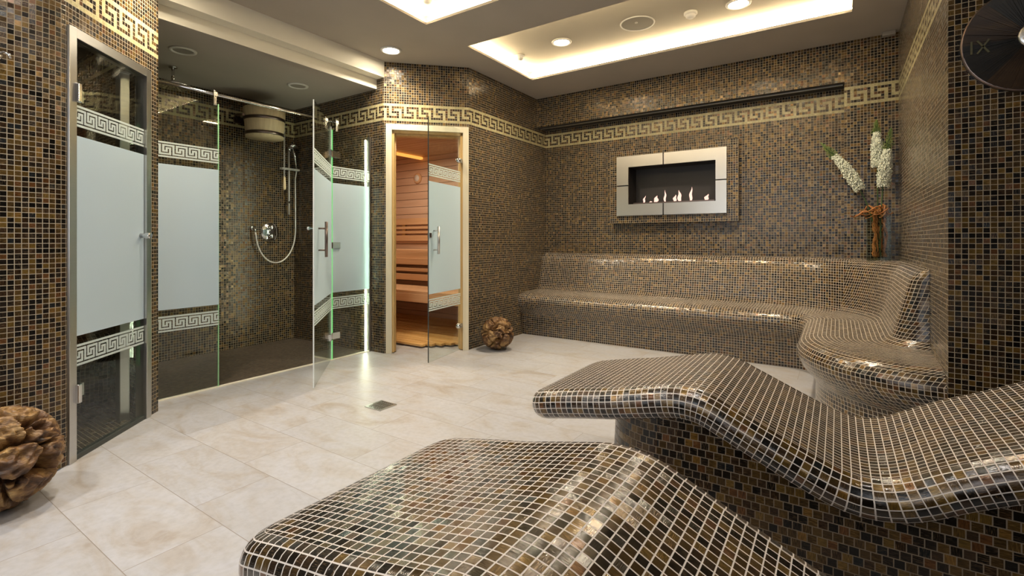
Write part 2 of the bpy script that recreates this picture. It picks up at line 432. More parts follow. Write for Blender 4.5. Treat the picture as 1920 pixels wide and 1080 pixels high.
# wall_left with the small curve into the diagonal
bend = []
ctr = Vector((LX, 0.70))
for k in range(7):
    t = k/6.0
    a = Vector((LX, 0.62)); c_ = ctr + DS*0.045
    bend.append(tuple((1-t)**2*a + 2*t*(1-t)*ctr + t*t*c_))
FRL0 = S0 - DS*0.0                                            # steam door frame edges
FRL1 = S0 + DS*0.640
mb = MB(); u_end = wall_poly(mb, [(LX, REAR)]+bend+[tuple(FRL0)], 0, CEIL, u0=0.35)
struct(mb.build('wall_left', ['mosaic', 'mosaic_cream']))
mb = MB(); ZF = 2.055
wall_poly(mb, [tuple(FRL0), tuple(FRL1)], ZF, CEIL, u0=u_end)
wall_poly(mb, [tuple(FRL1), tuple(S_END)], 0, CEIL, u0=u_end+0.64/P)
struct(mb.build('wall_left_diagonal', ['mosaic', 'mosaic_cream']))
mb = MB(); wall_poly(mb, [tuple(S_END), (S_END.x, SH_Y0), (SH_B, SH_Y0)], -P, CEIL)
struct(mb.build('wall_shower_left', ['mosaic', 'mosaic_cream']))
mb = MB(); wall_poly(mb, [(SH_B, SH_Y0), (SH_B, SH_Y1)], -P, CEIL)
struct(mb.build('wall_shower_back', ['mosaic', 'mosaic_cream']))
mb = MB(); u_end = wall_poly(mb, [(SH_B, SH_Y1), SA0], -P, CEIL, u0=1.9)
struct(mb.build('wall_shower_right', ['mosaic', 'mosaic_cream']))
# sauna wall, opening for the door
sd = Vector((SA1[0]-SA0[0], SA1[1]-SA0[1])); sl = sd.length; sd.normalize()
SF0, SF1, SZ = 0.02, sl-0.005, 2.125                           # outer edges of the door frame along the wall
pS = lambda t: (SA0[0]+sd.x*t, SA0[1]+sd.y*t)
mb = MB()
wall_poly(mb, [pS(0), pS(SF0+0.03)], 0, SZ-0.03, u0=u_end); wall_poly(mb, [pS(SF1-0.03), pS(sl)], 0, SZ-0.03, u0=u_end+(SF1-0.03)/P)
ue = wall_poly(mb, [pS(0), pS(sl)], SZ-0.03, CEIL, u0=u_end)
struct(mb.build('wall_sauna_front', ['mosaic', 'mosaic_cream']))
mb = MB(); ue = wall_poly(mb, [SA1, (BX0, BACK_Y)], 0, CEIL, u0=ue)
struct(mb.build('wall_sauna_side', ['mosaic', 'mosaic_cream']))
ZB = 2.365                                                     # underside of the bulkhead
mb = MB(); HX0, HX1, HZ0, HZ1 = -1.862, -0.985, 1.43, 1.828      # opening for the fireplace
uh = lambda x: ue+(x-BX0)/P
wall_poly(mb, [(BX0, BACK_Y), (HX0, BACK_Y)], 0, HZ1, u0=ue); wall_poly(mb, [(HX1, BACK_Y), (PIL_X, BACK_Y)], 0, HZ1, u0=uh(HX1))
wall_poly(mb, [(HX0, BACK_Y), (HX1, BACK_Y)], 0, HZ0, u0=uh(HX0)); wall_poly(mb, [(BX0, BACK_Y), (PIL_X, BACK_Y)], HZ1, ZB, u0=ue)
wall_poly(mb, [(PIL_X, BACK_Y), (PIL_X, BULK_Y)], 0, ZB, u0=4)
struct(mb.build('wall_back', ['mosaic', 'mosaic_cream']))
mb = MB(); wall_poly(mb, [(BX0, BULK_Y), (PIL_X, BULK_Y)], ZB, CEIL, u0=ue)
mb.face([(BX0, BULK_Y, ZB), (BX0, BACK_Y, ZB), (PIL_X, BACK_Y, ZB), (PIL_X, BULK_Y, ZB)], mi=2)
struct(mb.build('wall_back_bulkhead', ['mosaic', 'mosaic_cream', 'painted_shade']))
mb = MB(); mb.box(((BX0+PIL_X)/2, BULK_Y+0.075, ZB-0.004), (PIL_X-BX0-0.02, 0.02, 0.008))
struct(mb.build('trim_2', 'steel'))
mb = MB(); wall_poly(mb, [(PIL_X, BULK_Y), (RX, BULK_Y)], 0, CEIL, u0=0.2, fr_shift=-1)
struct(mb.build('wall_back_pilaster', ['mosaic', 'mosaic_cream']))
mb = MB(); wall_poly(mb, [(RX, BULK_Y), (RX, RY)], 0, CEIL, u0=0)
struct(mb.build('wall_right', ['mosaic', 'mosaic_cream']))
mb = MB(); wall_poly(mb, [(RX, RY), (END_X, RY)], 0, CEIL, u0=0.1, frieze=False)
wall_poly(mb, [(END_X, RY), (END_X, REAR)], 0, CEIL, u0=0.1)
struct(mb.build('wall_right_front', ['mosaic', 'mosaic_cream']))
mb = MB(); WX0, WX1, WZ0, WZ1 = -2.6, 0.35, 0.9, 2.55
wall_poly(mb, [(END_X, REAR), (WX1, REAR)], 0, CEIL); wall_poly(mb, [(WX0, REAR), (LX, REAR)], 0, CEIL)
wall_poly(mb, [(WX1, REAR), (WX0, REAR)], 0, WZ0); wall_poly(mb, [(WX1, REAR), (WX0, REAR)], WZ1, CEIL)
struct(mb.build('wall_rear', ['mosaic', 'mosaic_cream']))
# window behind the camera
mb = MB()
for x in (WX0, (WX0+WX1)/2, WX1): mb.box((x, REAR-0.03, (WZ0+WZ1)/2), (0.06, 0.06, WZ1-WZ0+0.06))
for z in (WZ0, WZ1): mb.box(((WX0+WX1)/2, REAR-0.03, z), (WX1-WX0, 0.06, 0.06))
wn_ = struct(mb.build('window_1', 'white_plastic'))
mb = MB(); mb.box(((WX0+WX1)/2, REAR-0.05, (WZ0+WZ1)/2), (WX1-WX0, 0.006, WZ1-WZ0)); mb.build('window_pane', 'daylight', wn_)

# ------------------------------------------------------------------ floors
FP = [(LX, REAR), (END_X, REAR), (END_X, RY), (RX, RY), (RX, BACK_Y), (BX0, BACK_Y), SA1, (SA0[0]-0.2, SA1[1]+0.2), (SA0[0], SA0[1]), (SH_X-0.025, SH_Y1), (SH_X-0.025, S_END.y), (S_END.x, S_END.y), tuple(S0-DS*0.06)]
mb = MB(); mb.face([(x, y, 0) for x, y in FP]); struct(mb.build('floor', 'stone_floor'))
mb = MB(); x0, x1, y0, y1 = SH_B, SH_X-0.025, SH_Y0, SH_Y1
mb.face([(x0, y0, -0.012), (x1, y0, -0.012), (x1, y1, -0.012), (x0, y1, -0.012)], [(x0/P, y0/P), (x1/P, y0/P), (x1/P, y1/P), (x0/P, y1/P)])
mb.face([(x1, y0, -0.012), (x1, y0, 0), (x1, y1, 0), (x1, y1, -0.012)], [(0, 0), (0, .4), (9, .4), (9, 0)])
struct(mb.build('floor_shower', 'mosaic_floor'))
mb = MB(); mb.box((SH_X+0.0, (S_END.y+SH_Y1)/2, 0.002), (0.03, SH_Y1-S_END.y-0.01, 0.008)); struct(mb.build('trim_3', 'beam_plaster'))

# ------------------------------------------------------------------ ceiling with two coves and the stepped drop over the showers
COVES = [(-2.622, 0.085, 3.235, 4.29), (-2.622, 0.085, 1.66, 2.735)]
CH = 2.825
def ceiling():
    mb = MB()
    xs = sorted(set([-3.49, END_X]+[c for cv in COVES for c in cv[:2]])); ys = sorted(set([REAR, BACK_Y]+[c for cv in COVES for c in cv[2:]]))
    for i in range(len(xs)-1):
        for j in range(len(ys)-1):
            cx, cy = (xs[i]+xs[i+1])/2, (ys[j]+ys[j+1])/2
            if any(a < cx < b and c < cy < d for a, b, c, d in COVES): continue
            p = [(xs[i], ys[j]), (xs[i], ys[j+1]), (xs[i+1], ys[j+1]), (xs[i+1], ys[j])]
            mb.face([(x, y, CEIL) for x, y in p])
            mb.face([(x, y, CEIL+0.02) for x, y in p[::-1]])
    for a, b, c, d in COVES:
        for p, q_ in (((a, c), (b, c)), ((b, c), (b, d)), ((b, d), (a, d)), ((a, d), (a, c))):
            mb.face([(*p, CEIL), (*q_, CEIL), (*q_, CEIL+0.02), (*p, CEIL+0.02)])
    return mb.build('ceiling', 'plaster')
struct(ceiling())
for k, (a, b, c, d) in enumerate(COVES):
    mb = MB(); g = 0.10; a2, b2, c2, d2 = a-g, b+g, c-g, d+g
    mb.face([(a2, c2, CH), (a2, d2, CH), (b2, d2, CH), (b2, c2, CH)])
    for p, q_ in (((a2, c2), (b2, c2)), ((b2, c2), (b2, d2)), ((b2, d2), (a2, d2)), ((a2, d2), (a2, c2))):
        mb.face([(*p, CEIL+0.02), (*q_, CEIL+0.02), (*q_, CH), (*p, CH)])
    struct(mb.build('ceiling_cove', 'cove_plaster'))
    st = thing('cove_light_strip', ['warm light strip hidden round the far rectangular ceiling cove', 'warm light strip hidden round the nearer ceiling cove cut by the top edge'][k], 'light strip', (a, c, CEIL+0.02), 'ceiling cove light strips')
    mb = MB(); zz = CEIL+0.04; h = 0.05
    mb.box(((a+b)/2, c-h, zz), (b-a+2*h, 0.02, 0.012)); mb.box(((a+b)/2, d+h, zz), (b-a+2*h, 0.02, 0.012))
    mb.box((a-h, (c+d)/2, zz), (0.02, d-c+2*h, 0.012)); mb.box((b+h, (c+d)/2, zz), (0.02, d-c+2*h, 0.012))
    mb.build('strip', 'led_warm', st)
BM1, BM2, SC = -3.485, -3.59, 2.462
mb = MB()
y0, y1 = -0.2, SH_Y1
mb.face([(BM1, y0, CEIL), (BM1, y0, 2.553), (BM1, y1, 2.553), (BM1, y1, CEIL)])
mb.face([(BM1, y0, 2.553), (BM2, y0, 2.553), (BM2, y1, 2.553), (BM1, y1, 2.553)])
mb.face([(BM2, y0, 2.553), (BM2, y0, SC), (BM2, y1, SC), (BM2, y1, 2.553)])
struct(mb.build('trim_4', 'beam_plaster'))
mb = MB(); mb.face([(BM2, SH_Y0, SC), (SH_B, SH_Y0, SC), (SH_B, SH_Y1, SC), (BM2, SH_Y1, SC)]); struct(mb.build('ceiling_shower', 'plaster'))

# ------------------------------------------------------------------ etched key pattern (nine thin rows between two bands)
def etched(parent, A, d, n, L, z0, z1, name='etched_frieze'):
    """frosted key band on a pane; A plan start, d direction, n outward normal, L length"""
    H = z1-z0; c = H/11.4; cw = c*1.1
    mb = MB()
    def rect(ua, ub, va, vb):
        ua, ub = max(0, ua), min(L, ub)
        if ub-ua < 1e-5: return
        for off in (0.0, 0.0008):
            pass
        p = lambda u_, v_, o_: (A[0]+d[0]*u_+n[0]*o_, A[1]+d[1]*u_+n[1]*o_, z0+v_)
        mb.face([p(ua, va, .0008), p(ub, va, .0008), p(ub, vb, .0008), p(ua, vb, .0008)])
        mb.face([p(ua, va, 0), p(ua, vb, 0), p(ub, vb, 0), p(ub, va, 0)])
        mb.face([p(ua, va, 0), p(ub, va, 0), p(ub, va, .0008), p(ua, va, .0008)])
        mb.face([p(ua, vb, .0008), p(ub, vb, .0008), p(ub, vb, 0), p(ua, vb, 0)])
    rect(0, L, 0, 1.2*c); rect(0, L, 10.2*c, H)
    dark = set()
    for r in range(0, 7): dark.add((0, r))
    for x in range(0, 5): dark.add((x, 6))
    for r in (4, 5, 6): dark.add((4, r))
    for r in range(2, 9): dark.add((6, r))
    for x in range(2, 7): dark.add((x, 2))
    for r in (2, 3, 4): dark.add((2, r))
    for x in range(8): dark.add((x, 0)); dark.add((x, 8))
    # dark lines are thinner than the frosted ones
    wd = [0.72 if x in (0, 2, 4, 6) else 1.28 for x in range(8)]; hr = [0.75 if r in (0, 2, 6, 8) else (1.25 if r in (1, 7) else 1.17) for r in range(9)]
    xs = [sum(wd[:i])*cw for i in range(9)]; ys = [0.0]
    for r in range(9): ys.append(ys[-1]+hr[r]*c)
    k = 9*c/ys[-1]; ys = [y*k for y in ys]
    per = xs[8]; nu = int(L/per)+1
    for t in range(nu):
        for r in range(9):
            x = 0
            while x < 8:
                if (x, r) in dark: x += 1; continue
                x2 = x
                while x2 < 8 and (x2, r) not in dark: x2 += 1
                vt = 10.2*c-ys[r]; vb = 10.2*c-ys[r+1]
                rect(t*per+xs[x], t*per+xs[x2], vb, vt); x = x2
    return mb.build(name, 'etch', parent)
def pbox(mb, A, d, n, u0, u1, o0, o1, z0, z1, mi=0):
    """box in a panel's own frame"""
    p = lambda u_, o_, z_: (A[0]+d[0]*u_+n[0]*o_, A[1]+d[1]*u_+n[1]*o_, z_)
    q8 = [p(u_, o_, z_) for u_ in (u0, u1) for o_ in (o0, o1) for z_ in (z0, z1)]
    for f in ((0, 1, 3, 2), (4, 6, 7, 5), (0, 4, 5, 1), (2, 3, 7, 6), (0, 2, 6, 4), (1, 5, 7, 3)):
        mb.face([q8[k] for k in f], mi=mi)
def pane(parent, A, B, z0, z1, side, edge=None, t=0.008, frz=((1.595, 1.697), (0.445, 0.548)), fr=(0.59, 1.55), margin=0.0):
    d = (Vector(B)-Vector(A)); L = d.length; d.normalize(); n = Vector((d.y, -d.x))*side
    mb = MB(); pbox(mb, A, d, n, 0, L, -t/2, t/2, z0, z1); mb.build('glass_pane', 'glass', parent)
    if edge:
        mb = MB()
        if edge[0]: pbox(mb, A, d, n, -0.0015, 0.002, -t/2-.0005, t/2+.0005, z0, z1)
        if edge[1]: pbox(mb, A, d, n, L-0.002, L+0.0015, -t/2-.0005, t/2+.0005, z0, z1)
        mb.build('pane_edge', edge[2], parent)
    A2 = (A[0]+n.x*(t/2+.0006)+d.x*margin, A[1]+n.y*(t/2+.0006)+d.y*margin)
    for a, b in frz: etched(parent, A2, d, n, L-2*margin, a, b)
    mb = MB(); pbox(mb, A2, d, n, 0, L-2*margin, 0, 0.001, fr[0], fr[1]); mb.build('frosted_panel', 'frost', parent)
    return d, n, L

# ---- steam room door (door_1): steel frame, glass leaf
root = bpy.data.objects.new('door_1', None); C.objects.link(root); root.location = (S0.x, S0.y, 0)
struct(root, 'steel framed glass steam room door with a frosted middle at far left')
d = DS; n = Vector((d.y, -d.x)); A = tuple(FRL0); W = 0.64; fw_ = 0.046
mb = MB(); pbox(mb, A, d, n, 0, fw_, -0.05, 0.012, 0, ZF); pbox(mb, A, d, n, W-fw_, W, -0.05, 0.012, 0, ZF); pbox(mb, A, d, n, fw_, W-fw_, -0.05, 0.012, ZF-fw_, ZF)
mb.build('door_frame', 'steel', root, bevel=0.002)
mb = MB(); pbox(mb, A, d, n, fw_, W-fw_, -0.028, 0.004, 0.0, 0.022); mb.build('threshold_seal', 'seal', root)
gA = (A[0]+d.x*(fw_+.003)-n.x*0.008, A[1]+d.y*(fw_+.003)-n.y*0.008); gB = (A[0]+d.x*(W-fw_-.003)-n.x*0.008, A[1]+d.y*(W-fw_-.003)-n.y*0.008)
pane(root, gA, gB, 0.024, ZF-fw_-0.006, 1)
for z in (1.75, 0.32):
    mb = MB(); pbox(mb, A, d, n, fw_-0.012, fw_+0.012, 0.002, 0.028, z-0.045, z+0.045); h_ = mb.build('hinge', 'chrome', root, bevel=0.004)
    mb = MB(); pbox(mb, A, d, n, fw_+0.01, fw_+0.085, -0.022, -0.014, z-0.03, z+0.03); mb.build('hinge_plate', 'steel', h_)
kp = Vector((A[0], A[1])) + d*(W-fw_-0.035)
mb = MB(); c0 = Vector((kp.x, kp.y, 1.075)); nn = Vector((n.x, n.y, 0))
mb.lathe([(0.0, 0.052), (0.016, 0.052), (0.018, 0.049), (0.018, 0.028), (0.013, 0.022), (0.013, -0.004), (0, -0.004)], c0, nn); mb.build('knob', 'chrome', root, merge=True)
# ---- steam room interior
mb = MB(); SI = [(-2.99, -0.4), (-4.7, -0.4), (-4.7, 1.18), (-3.42, 1.18)]
q0 = tuple(Vector(FRL0)-n*0.06); q1 = tuple(Vector(FRL1)-n*0.06)
wall_poly(mb, [(-3.0, -0.4), (-4.7, -0.4), (-4.7, 1.18), (-3.45, 1.18)], 0, 2.35, u0=0)
struct(mb.build('wall_steam_room', ['mosaic', 'mosaic_cream']))
mb = MB(); pl = [(-3.0, -0.4), (-3.0, 0.72), tuple(FRL1), (-3.45, 1.18), (-4.7, 1.18), (-4.7, -0.4)]
mb.face([(x, y, 0.001) for x, y in pl], [(x/P/1.0, y/P) for x, y in pl]); struct(mb.build('floor_steam_room', 'mosaic'))
mb = MB(); mb.face([(x, y, 2.35) for x, y in pl[::-1]]); struct(mb.build('ceiling_steam_room', 'plaster'))
# mosaic ledge bench in the steam room
mb = MB(); rows = []
prof = [(-3.93, 0.0), (-3.93, 0.24), (-3.91, 0.27), (-3.86, 0.30), (-3.84, 0.36), (-3.86, 0.42), (-3.92, 0.45), (-4.69, 0.45)]
lv = [0]
for a, b in zip(prof[:-1], prof[1:]): lv.append(lv[-1]+math.hypot(b[0]-a[0], b[1]-a[1])/P)
rows = [[(x, y, z) for x, z in prof] for y in (-0.39, 1.175)]
mb.grid(rows, lambda i, j: (i*1.565/P, lv[j]), smooth=True)
tag(mb.build('steam_bench', 'mosaic'), 'low mosaic bench inside the steam room behind the framed glass door', 'bench')
t_ = thing('steam_column', 'brushed steel post just inside the steam room door', 'post', (-3.47, 1.10, 0))
mb = MB(); mb.box((-3.475, 1.10, 1.01), (0.07, 0.05, 2.02)); mb.build('post_body', 'steel', t_, bevel=0.004)
mb = MB(); mb.box((-3.475, 1.10, 2.025), (0.076, 0.056, 0.012)); mb.build('post_cap', 'chrome', t_)
area('steam_light', (-3.9, 0.6, 2.3), 0.25, 1.4, WARM)

# ---- shower screens, pivot door and support bar
PX = SH_X
L_end, H_y = 1.725, 2.655
t_ = thing('shower_screen', 'left fixed glass shower screen beside the steam room door', 'shower screen', (PX, 1.32, 0), 'fixed shower screens')
pane(t_, (PX, S_END.y+0.012), (PX, L_end), 0.006, 2.02, 1, edge=(False, True, 'green_edge'), t=0.012)
t_ = thing('shower_screen', 'right fixed glass shower screen with a glowing light line at its wall edge', 'shower screen', (PX, 2.66, 0), 'fixed shower screens')
pane(t_, (PX, H_y+0.012), (PX, SH_Y1-0.024), 0.006, 2.015, 1, edge=(True, False, 'painted_edge_glow'), t=0.01)
t_ = thing('wall_light_channel', 'tall slim light channel behind the right shower screen', 'light', (PX-0.02, SH_Y1-0.015, 0))
mb = MB(); mb.box((PX, SH_Y1-0.012, 1.01), (0.034, 0.022, 2.02)); mb.build('channel', 'steel', t_)
mb = MB(); mb.box((PX-0.036, SH_Y1-0.026, 1.0), (0.010, 0.010, 1.99)); mb.build('diffuser', 'led_shower', t_)
root = bpy.data.objects.new('door_2', None); C.objects.link(root); root.location = (PX, H_y, 0)
struct(root, 'frosted glass shower door standing open into the room')
DA = (PX+0.012, H_y-0.008); DB = (-3.053, 2.062)
dd, dn, dl = pane(root, DA, DB, 0.012, 2.035, -1, edge=(True, True, 'pale_edge'))
for z, nm in ((1.80, 'hinge'), (0.21, 'hinge')):
    mb = MB(); a0 = DA
    pbox(mb, a0, dd, dn, -0.005, 0.065, -0.014, 0.014, z-0.028, z+0.028)
    pbox(mb, (PX, H_y), (0, 1), (1, 0), 0.005, 0.085, -0.014, 0.014, z-0.028, z+0.028)
    mb.cyl((PX+0.006, H_y, z-0.03), (PX+0.006, H_y, z+0.03), 0.012, 16); mb.build('hinge', 'chrome', root, bevel=0.002)
mb = MB(); pbox(mb, (PX, H_y), (0, 1), (1, 0), 0.008, 0.088, -0.014, 0.014, 0.975, 1.03); mb.build('magnet_clamp', 'chrome', root, bevel=0.002)
hp = Vector(DA)+dd*(dl*0.80)
hn = dn*-1 if (dn.x > 0) else dn
for sgn in (1,):
    side = Vector((dn.x, dn.y, 0))*sgn
    mb = MB(); b0 = Vector((hp.x, hp.y, 0))+side*0.06
    mb.cyl(b0+Vector((0, 0, 0.925)), b0+Vector((0, 0, 1.185)), 0.011, 16)
    for z in (0.975, 1.135): mb.cyl(Vector((hp.x, hp.y, z)), b0+Vector((0, 0, z)), 0.006, 12)
    mb.build('pull_handle', 'dark_steel', root)
side = Vector((dn.x, dn.y, 0))*-1
kp = Vector((hp.x, hp.y, 1.135))
mb = MB(); mb.lathe([(0, 0.075), (0.012, 0.074), (0.016, 0.066), (0.012, 0.056), (0.006, 0.052), (0.006, 0.0)], kp, side); mb.build('towel_knob', 'chrome', root, merge=True)
BZ = 2.085
t_ = thing('support_bar', 'long chrome rod running above the shower screens', 'rod', (PX, S_END.y, BZ))
mb = MB(); mb.cyl((PX, S_END.y+0.004, BZ), (PX, H_y+0.05, BZ), 0.011, 16); mb.build('rod', 'chrome', t_)
for y in (1.70, H_y-0.055, H_y+0.055):
    mb = MB(); mb.box((PX, y, BZ), (0.034, 0.03, 0.034)); mb.box((PX, y, BZ-0.045), (0.022, 0.022, 0.07)); mb.cyl((PX, y, BZ+0.015), (PX, y, BZ+0.03), 0.008, 12)
    mb.build('clamp', 'chrome', t_, bevel=0.003)

# ---- sauna door (door_3): wooden frame, glass leaf opened into the room
root = bpy.data.objects.new('door_3', None); C.objects.link(root); root.location = (SA0[0], SA0[1], 0)
struct(root, 'pale wood framed sauna door with its glass leaf standing open')
A = SA0; d = sd; n = Vector((sd.y, -sd.x))
mb = MB(); cw = 0.055
pbox(mb, A, d, n, SF0, SF0+cw, -0.02, 0.022, 0, SZ); pbox(mb, A, d, n, SF1-cw, SF1, -0.02, 0.022, 0, SZ); pbox(mb, A, d, n, SF0+cw, SF1-cw, -0.02, 0.022, SZ-cw, SZ)
mb.build('architrave', 'frame_wood', root, bevel=0.002)
mb = MB(); i0, i1 = SF0+cw, SF1-cw
pbox(mb, A, d, n, i0, i0+0.022, -0.11, 0.004, 0.006, SZ-cw); pbox(mb, A, d, n, i1-0.022, i1, -0.11, 0.004, 0.006, SZ-cw); pbox(mb, A, d, n, i0, i1, -0.11, 0.004, SZ-cw-0.025, SZ-cw)
pbox(mb, A, d, n, i0+0.022, i0+0.034, -0.11, -0.03, 0.006, SZ-cw-.02); pbox(mb, A, d, n, i1-0.034, i1-0.022, -0.11, -0.03, 0.006, SZ-cw-.02); pbox(mb, A, d, n, i0+.02, i1-.02, -0.11, -0.03, SZ-cw-0.04, SZ-cw-.02)
mb.build('jamb', 'jamb_wood', root, bevel=0.001)
gA = (A[0]+d.x*(i1-0.03)+n.x*0.03, A[1]+d.y*(i1-0.03)+n.y*0.03); gB = (-2.876, 3.026)
# leaf drawn from free edge to hinge so that the key reads left to right
dd, dn, dl = pane(root, gB, gA, 0.012, 2.095, 1, edge=(True, False, 'seal'))
for z in (1.80, 0.24):
    c0 = Vector((gA[0], gA[1], z)) - Vector((dd.x, dd.y, 0))*0.02
    mb = MB(); mb.lathe([(0, 0.022), (0.02, 0.020), (0.026, 0.012), (0.028, -0.012), (0.02, -0.022), (0, -0.024)], c0, (dn.x, dn.y, 0)); h_ = mb.build('hinge', 'chrome', root, merge=True)
    mb = MB(); mb.box(c0+Vector((dd.x, dd.y, 0))*0.03, (0.03, 0.03, 0.04)); mb.build('hinge_block', 'chrome', h_, bevel=0.003)
hp = Vector(gB)+dd*0.075; side = Vector((dn.x, dn.y, 0))
mb = MB(); b0 = Vector((hp.x, hp.y, 0))+side*0.055
mb.cyl(b0+Vector((0, 0, 0.93)), b0+Vector((0, 0, 1.165)), 0.011, 16)
for z in (0.965, 1.13): mb.cyl(Vector((hp.x, hp.y, z)), b0+Vector((0, 0, z)), 0.006, 12)
mb.build('pull_handle', 'steel', root)
mb = MB(); c1 = Vector(gB)+dd*0.02
mb.box((c1.x, c1.y, 1.09), (0.03, 0.018, 0.04)); mb.build('roller_catch', 'dark_steel', root)

# ------------------------------------------------------------------ sauna interior
SX0, SX1, SY0, SY1, SH = -5.25, -2.97, 3.12, 4.75, 2.16
def boards(mb, axis, a0, a1, b0, b1, const, w_, normal_off, vertical=False):
    """rows of boards with dark gaps; horizontal boards stacked in z (or in x/y for the ceiling)"""
    pass
mb = MB(); z = 0.0
while z < SH-0.001:                                            # back wall, facing the door
    h = min(0.098, SH-z); mb.box(((SX0+SX1)/2, SY1+0.01, z+h/2-0.001), (SX1-SX0, 0.02, h-0.003)); z += 0.1
mb.box(((SX0+SX1)/2, SY1+0.03, SH/2), (SX1-SX0, 0.015, SH), mi=1)
struct(mb.build('wall_sauna_back', ['sauna_wall_wood', 'black'], bevel=0.0015))
mb = MB(); z = 0.0
while z < SH-0.001:
    h = min(0.098, SH-z); mb.box((SX0-0.01, (SY0+SY1)/2, z+h/2-0.001), (0.02, SY1-SY0, h-0.003)); mb.box((SX1-0.002, (3.75+SY1)/2, z+h/2-0.001), (0.02, SY1-3.75, h-0.003)); z += 0.1
mb.box((SX0-0.03, (SY0+SY1)/2, SH/2), (0.015, SY1-SY0, SH), mi=1)
mb.box(((SX0-3.56)/2, SY0, SH/2), (-3.56-SX0, 0.02, SH))
struct(mb.build('wall_sauna_left', ['sauna_wall_wood', 'black'], bevel=0.0015))
mb = MB(); y = SY0
while y < SY1:
    xe = min(SX1, SA0[0]+(y-SA0[1])-0.09); mb.box(((SX0+xe)/2, y+0.048, SH+0.01), (xe-SX0, 0.094, 0.02)); mb.box(((SX0+xe)/2, y+0.05, SH+0.03), (xe-SX0, 0.10, 0.01), mi=1); y += 0.1
struct(mb.build('ceiling_sauna', ['sauna_ceiling_wood', 'black'], bevel=0.002))
# duckboard deck
mb = MB(); x = -4.6
# boards run parallel to the back wall
y = 3.42
while y < 4.72:
    xa = SX0+0.02; xb = SX1-0.03
    xlim = -3.58 + (y+0.0-3.12) + 0.06                       # keep clear of the door wall diagonal
    xb = min(xb, xlim-0.12)
    mb.box(((xa+xb)/2, y+0.032, 0.028), (xb-xa, 0.058, 0.022)); y += 0.066
for x in (-5.0, -4.2): mb.box((x, 4.05, 0.01), (0.05, 1.2, 0.018))
tag(mb.build('duckboard', 'deck_wood', bevel=0.003), 'honey coloured slatted wooden floor deck inside the sauna', 'floor deck')
mb = MB(); fpl = [(SX0, SY0), (SA0[0]-0.05, SY0), (SA0[0], SA0[1]), SA1, (SX1, SA1[1]+.2), (SX1, SY1), (SX0, SY1)]
mb.face([(x, y, -0.002) for x, y in fpl]); struct(mb.build('floor_sauna', 'stone_floor'))
def sauna_bench(label, yf, yb, zt, name='sauna_bench'):
    t = thing(name, label, 'bench', ((SX0+SX1)/2, yf, 0), 'sauna benches')
    mb = MB(); y = yf; nsl = max(3, round((yb-yf)/0.1)); w_ = (yb-yf)/nsl
    for k in range(nsl): mb.box(((SX0+SX1)/2, yf+w_*(k+0.5), zt-0.014), (SX1-SX0-0.04, w_-0.012, 0.028))
    mb.build('seat_slats', 'bench_wood', t, bevel=0.003)
    mb = MB(); mb.box(((SX0+SX1)/2, yf+0.012, zt-0.075), (SX1-SX0-0.04, 0.024, 0.09)); mb.build('front_rail', 'bench_wood', t, bevel=0.003)
    for x in (SX0+0.15, SX1-0.15):
        mb = MB(); mb.box((x, yf+0.06, (zt-0.12)/2+0.02), (0.06, 0.06, zt-0.16)); mb.build('leg', 'bench_wood', t)
    return t
sauna_bench('lower wooden sauna bench seen through the open door', 3.78, 4.26, 0.50)
sauna_bench('upper wooden sauna bench below the slatted backrest', 4.26, 4.73, 0.93)
t = thing('backrest_rail', 'wooden slatted backrest fixed to the sauna back wall', 'backrest', (-4.2, SY1-0.03, 1.05))
for z, h in ((1.30, 0.085), (1.215, 0.035), (1.155, 0.035), (1.075, 0.075)):
    mb = MB(); mb.box(((SX0+SX1)/2, SY1-0.035, z), (SX1-SX0-0.1, 0.022, h)); mb.build('slat', 'bench_wood', t, bevel=0.003)
for x in (-4.95, -4.3, -3.5):
    mb = MB(); mb.box((x, SY1-0.018, 1.19), (0.06, 0.014, 0.30)); mb.build('upright', 'jamb_wood', t)
t = thing('skirt_rail', 'wooden slats between the two sauna benches', 'backrest', (-4.2, 4.25, 0.5))
for z, h in ((0.79, 0.075), (0.69, 0.04), (0.60, 0.075)):
    mb = MB(); mb.box(((SX0+SX1)/2, 4.252, z), (SX1-SX0-0.1, 0.02, h)); mb.build('slat', 'bench_wood', t, bevel=0.003)
mb = MB(); mb.box((-4.62, 3.98, SH-0.022), (0.05, 1.5, 0.03)); tag(mb.build('sauna_light_strip', 'led_sauna'), 'orange glowing light strip on the sauna ceiling', 'light strip')
t = thing('sauna_thermometer', 'small round wooden thermometer on the sauna back wall', 'thermometer', (-4.70, SY1-0.02, 1.88))
mb = MB(); mb.lathe([(0, 0.03), (0.06, 0.03), (0.07, 0.02), (0.07, 0)], (-4.70, SY1, 1.88), (0, -1, 0)); mb.build('case', 'bench_wood', t, merge=True)
mb = MB(); mb.lathe([(0, 0.033), (0.045, 0.033), (0.045, 0.028)], (-4.70, SY1, 1.88), (0, -1, 0)); mb.build('dial', 'white_plastic', t, merge=True)
area('sauna_light', (-4.2, 3.9, 2.1), 0.5, 14, (1.0, 0.86, 0.66))

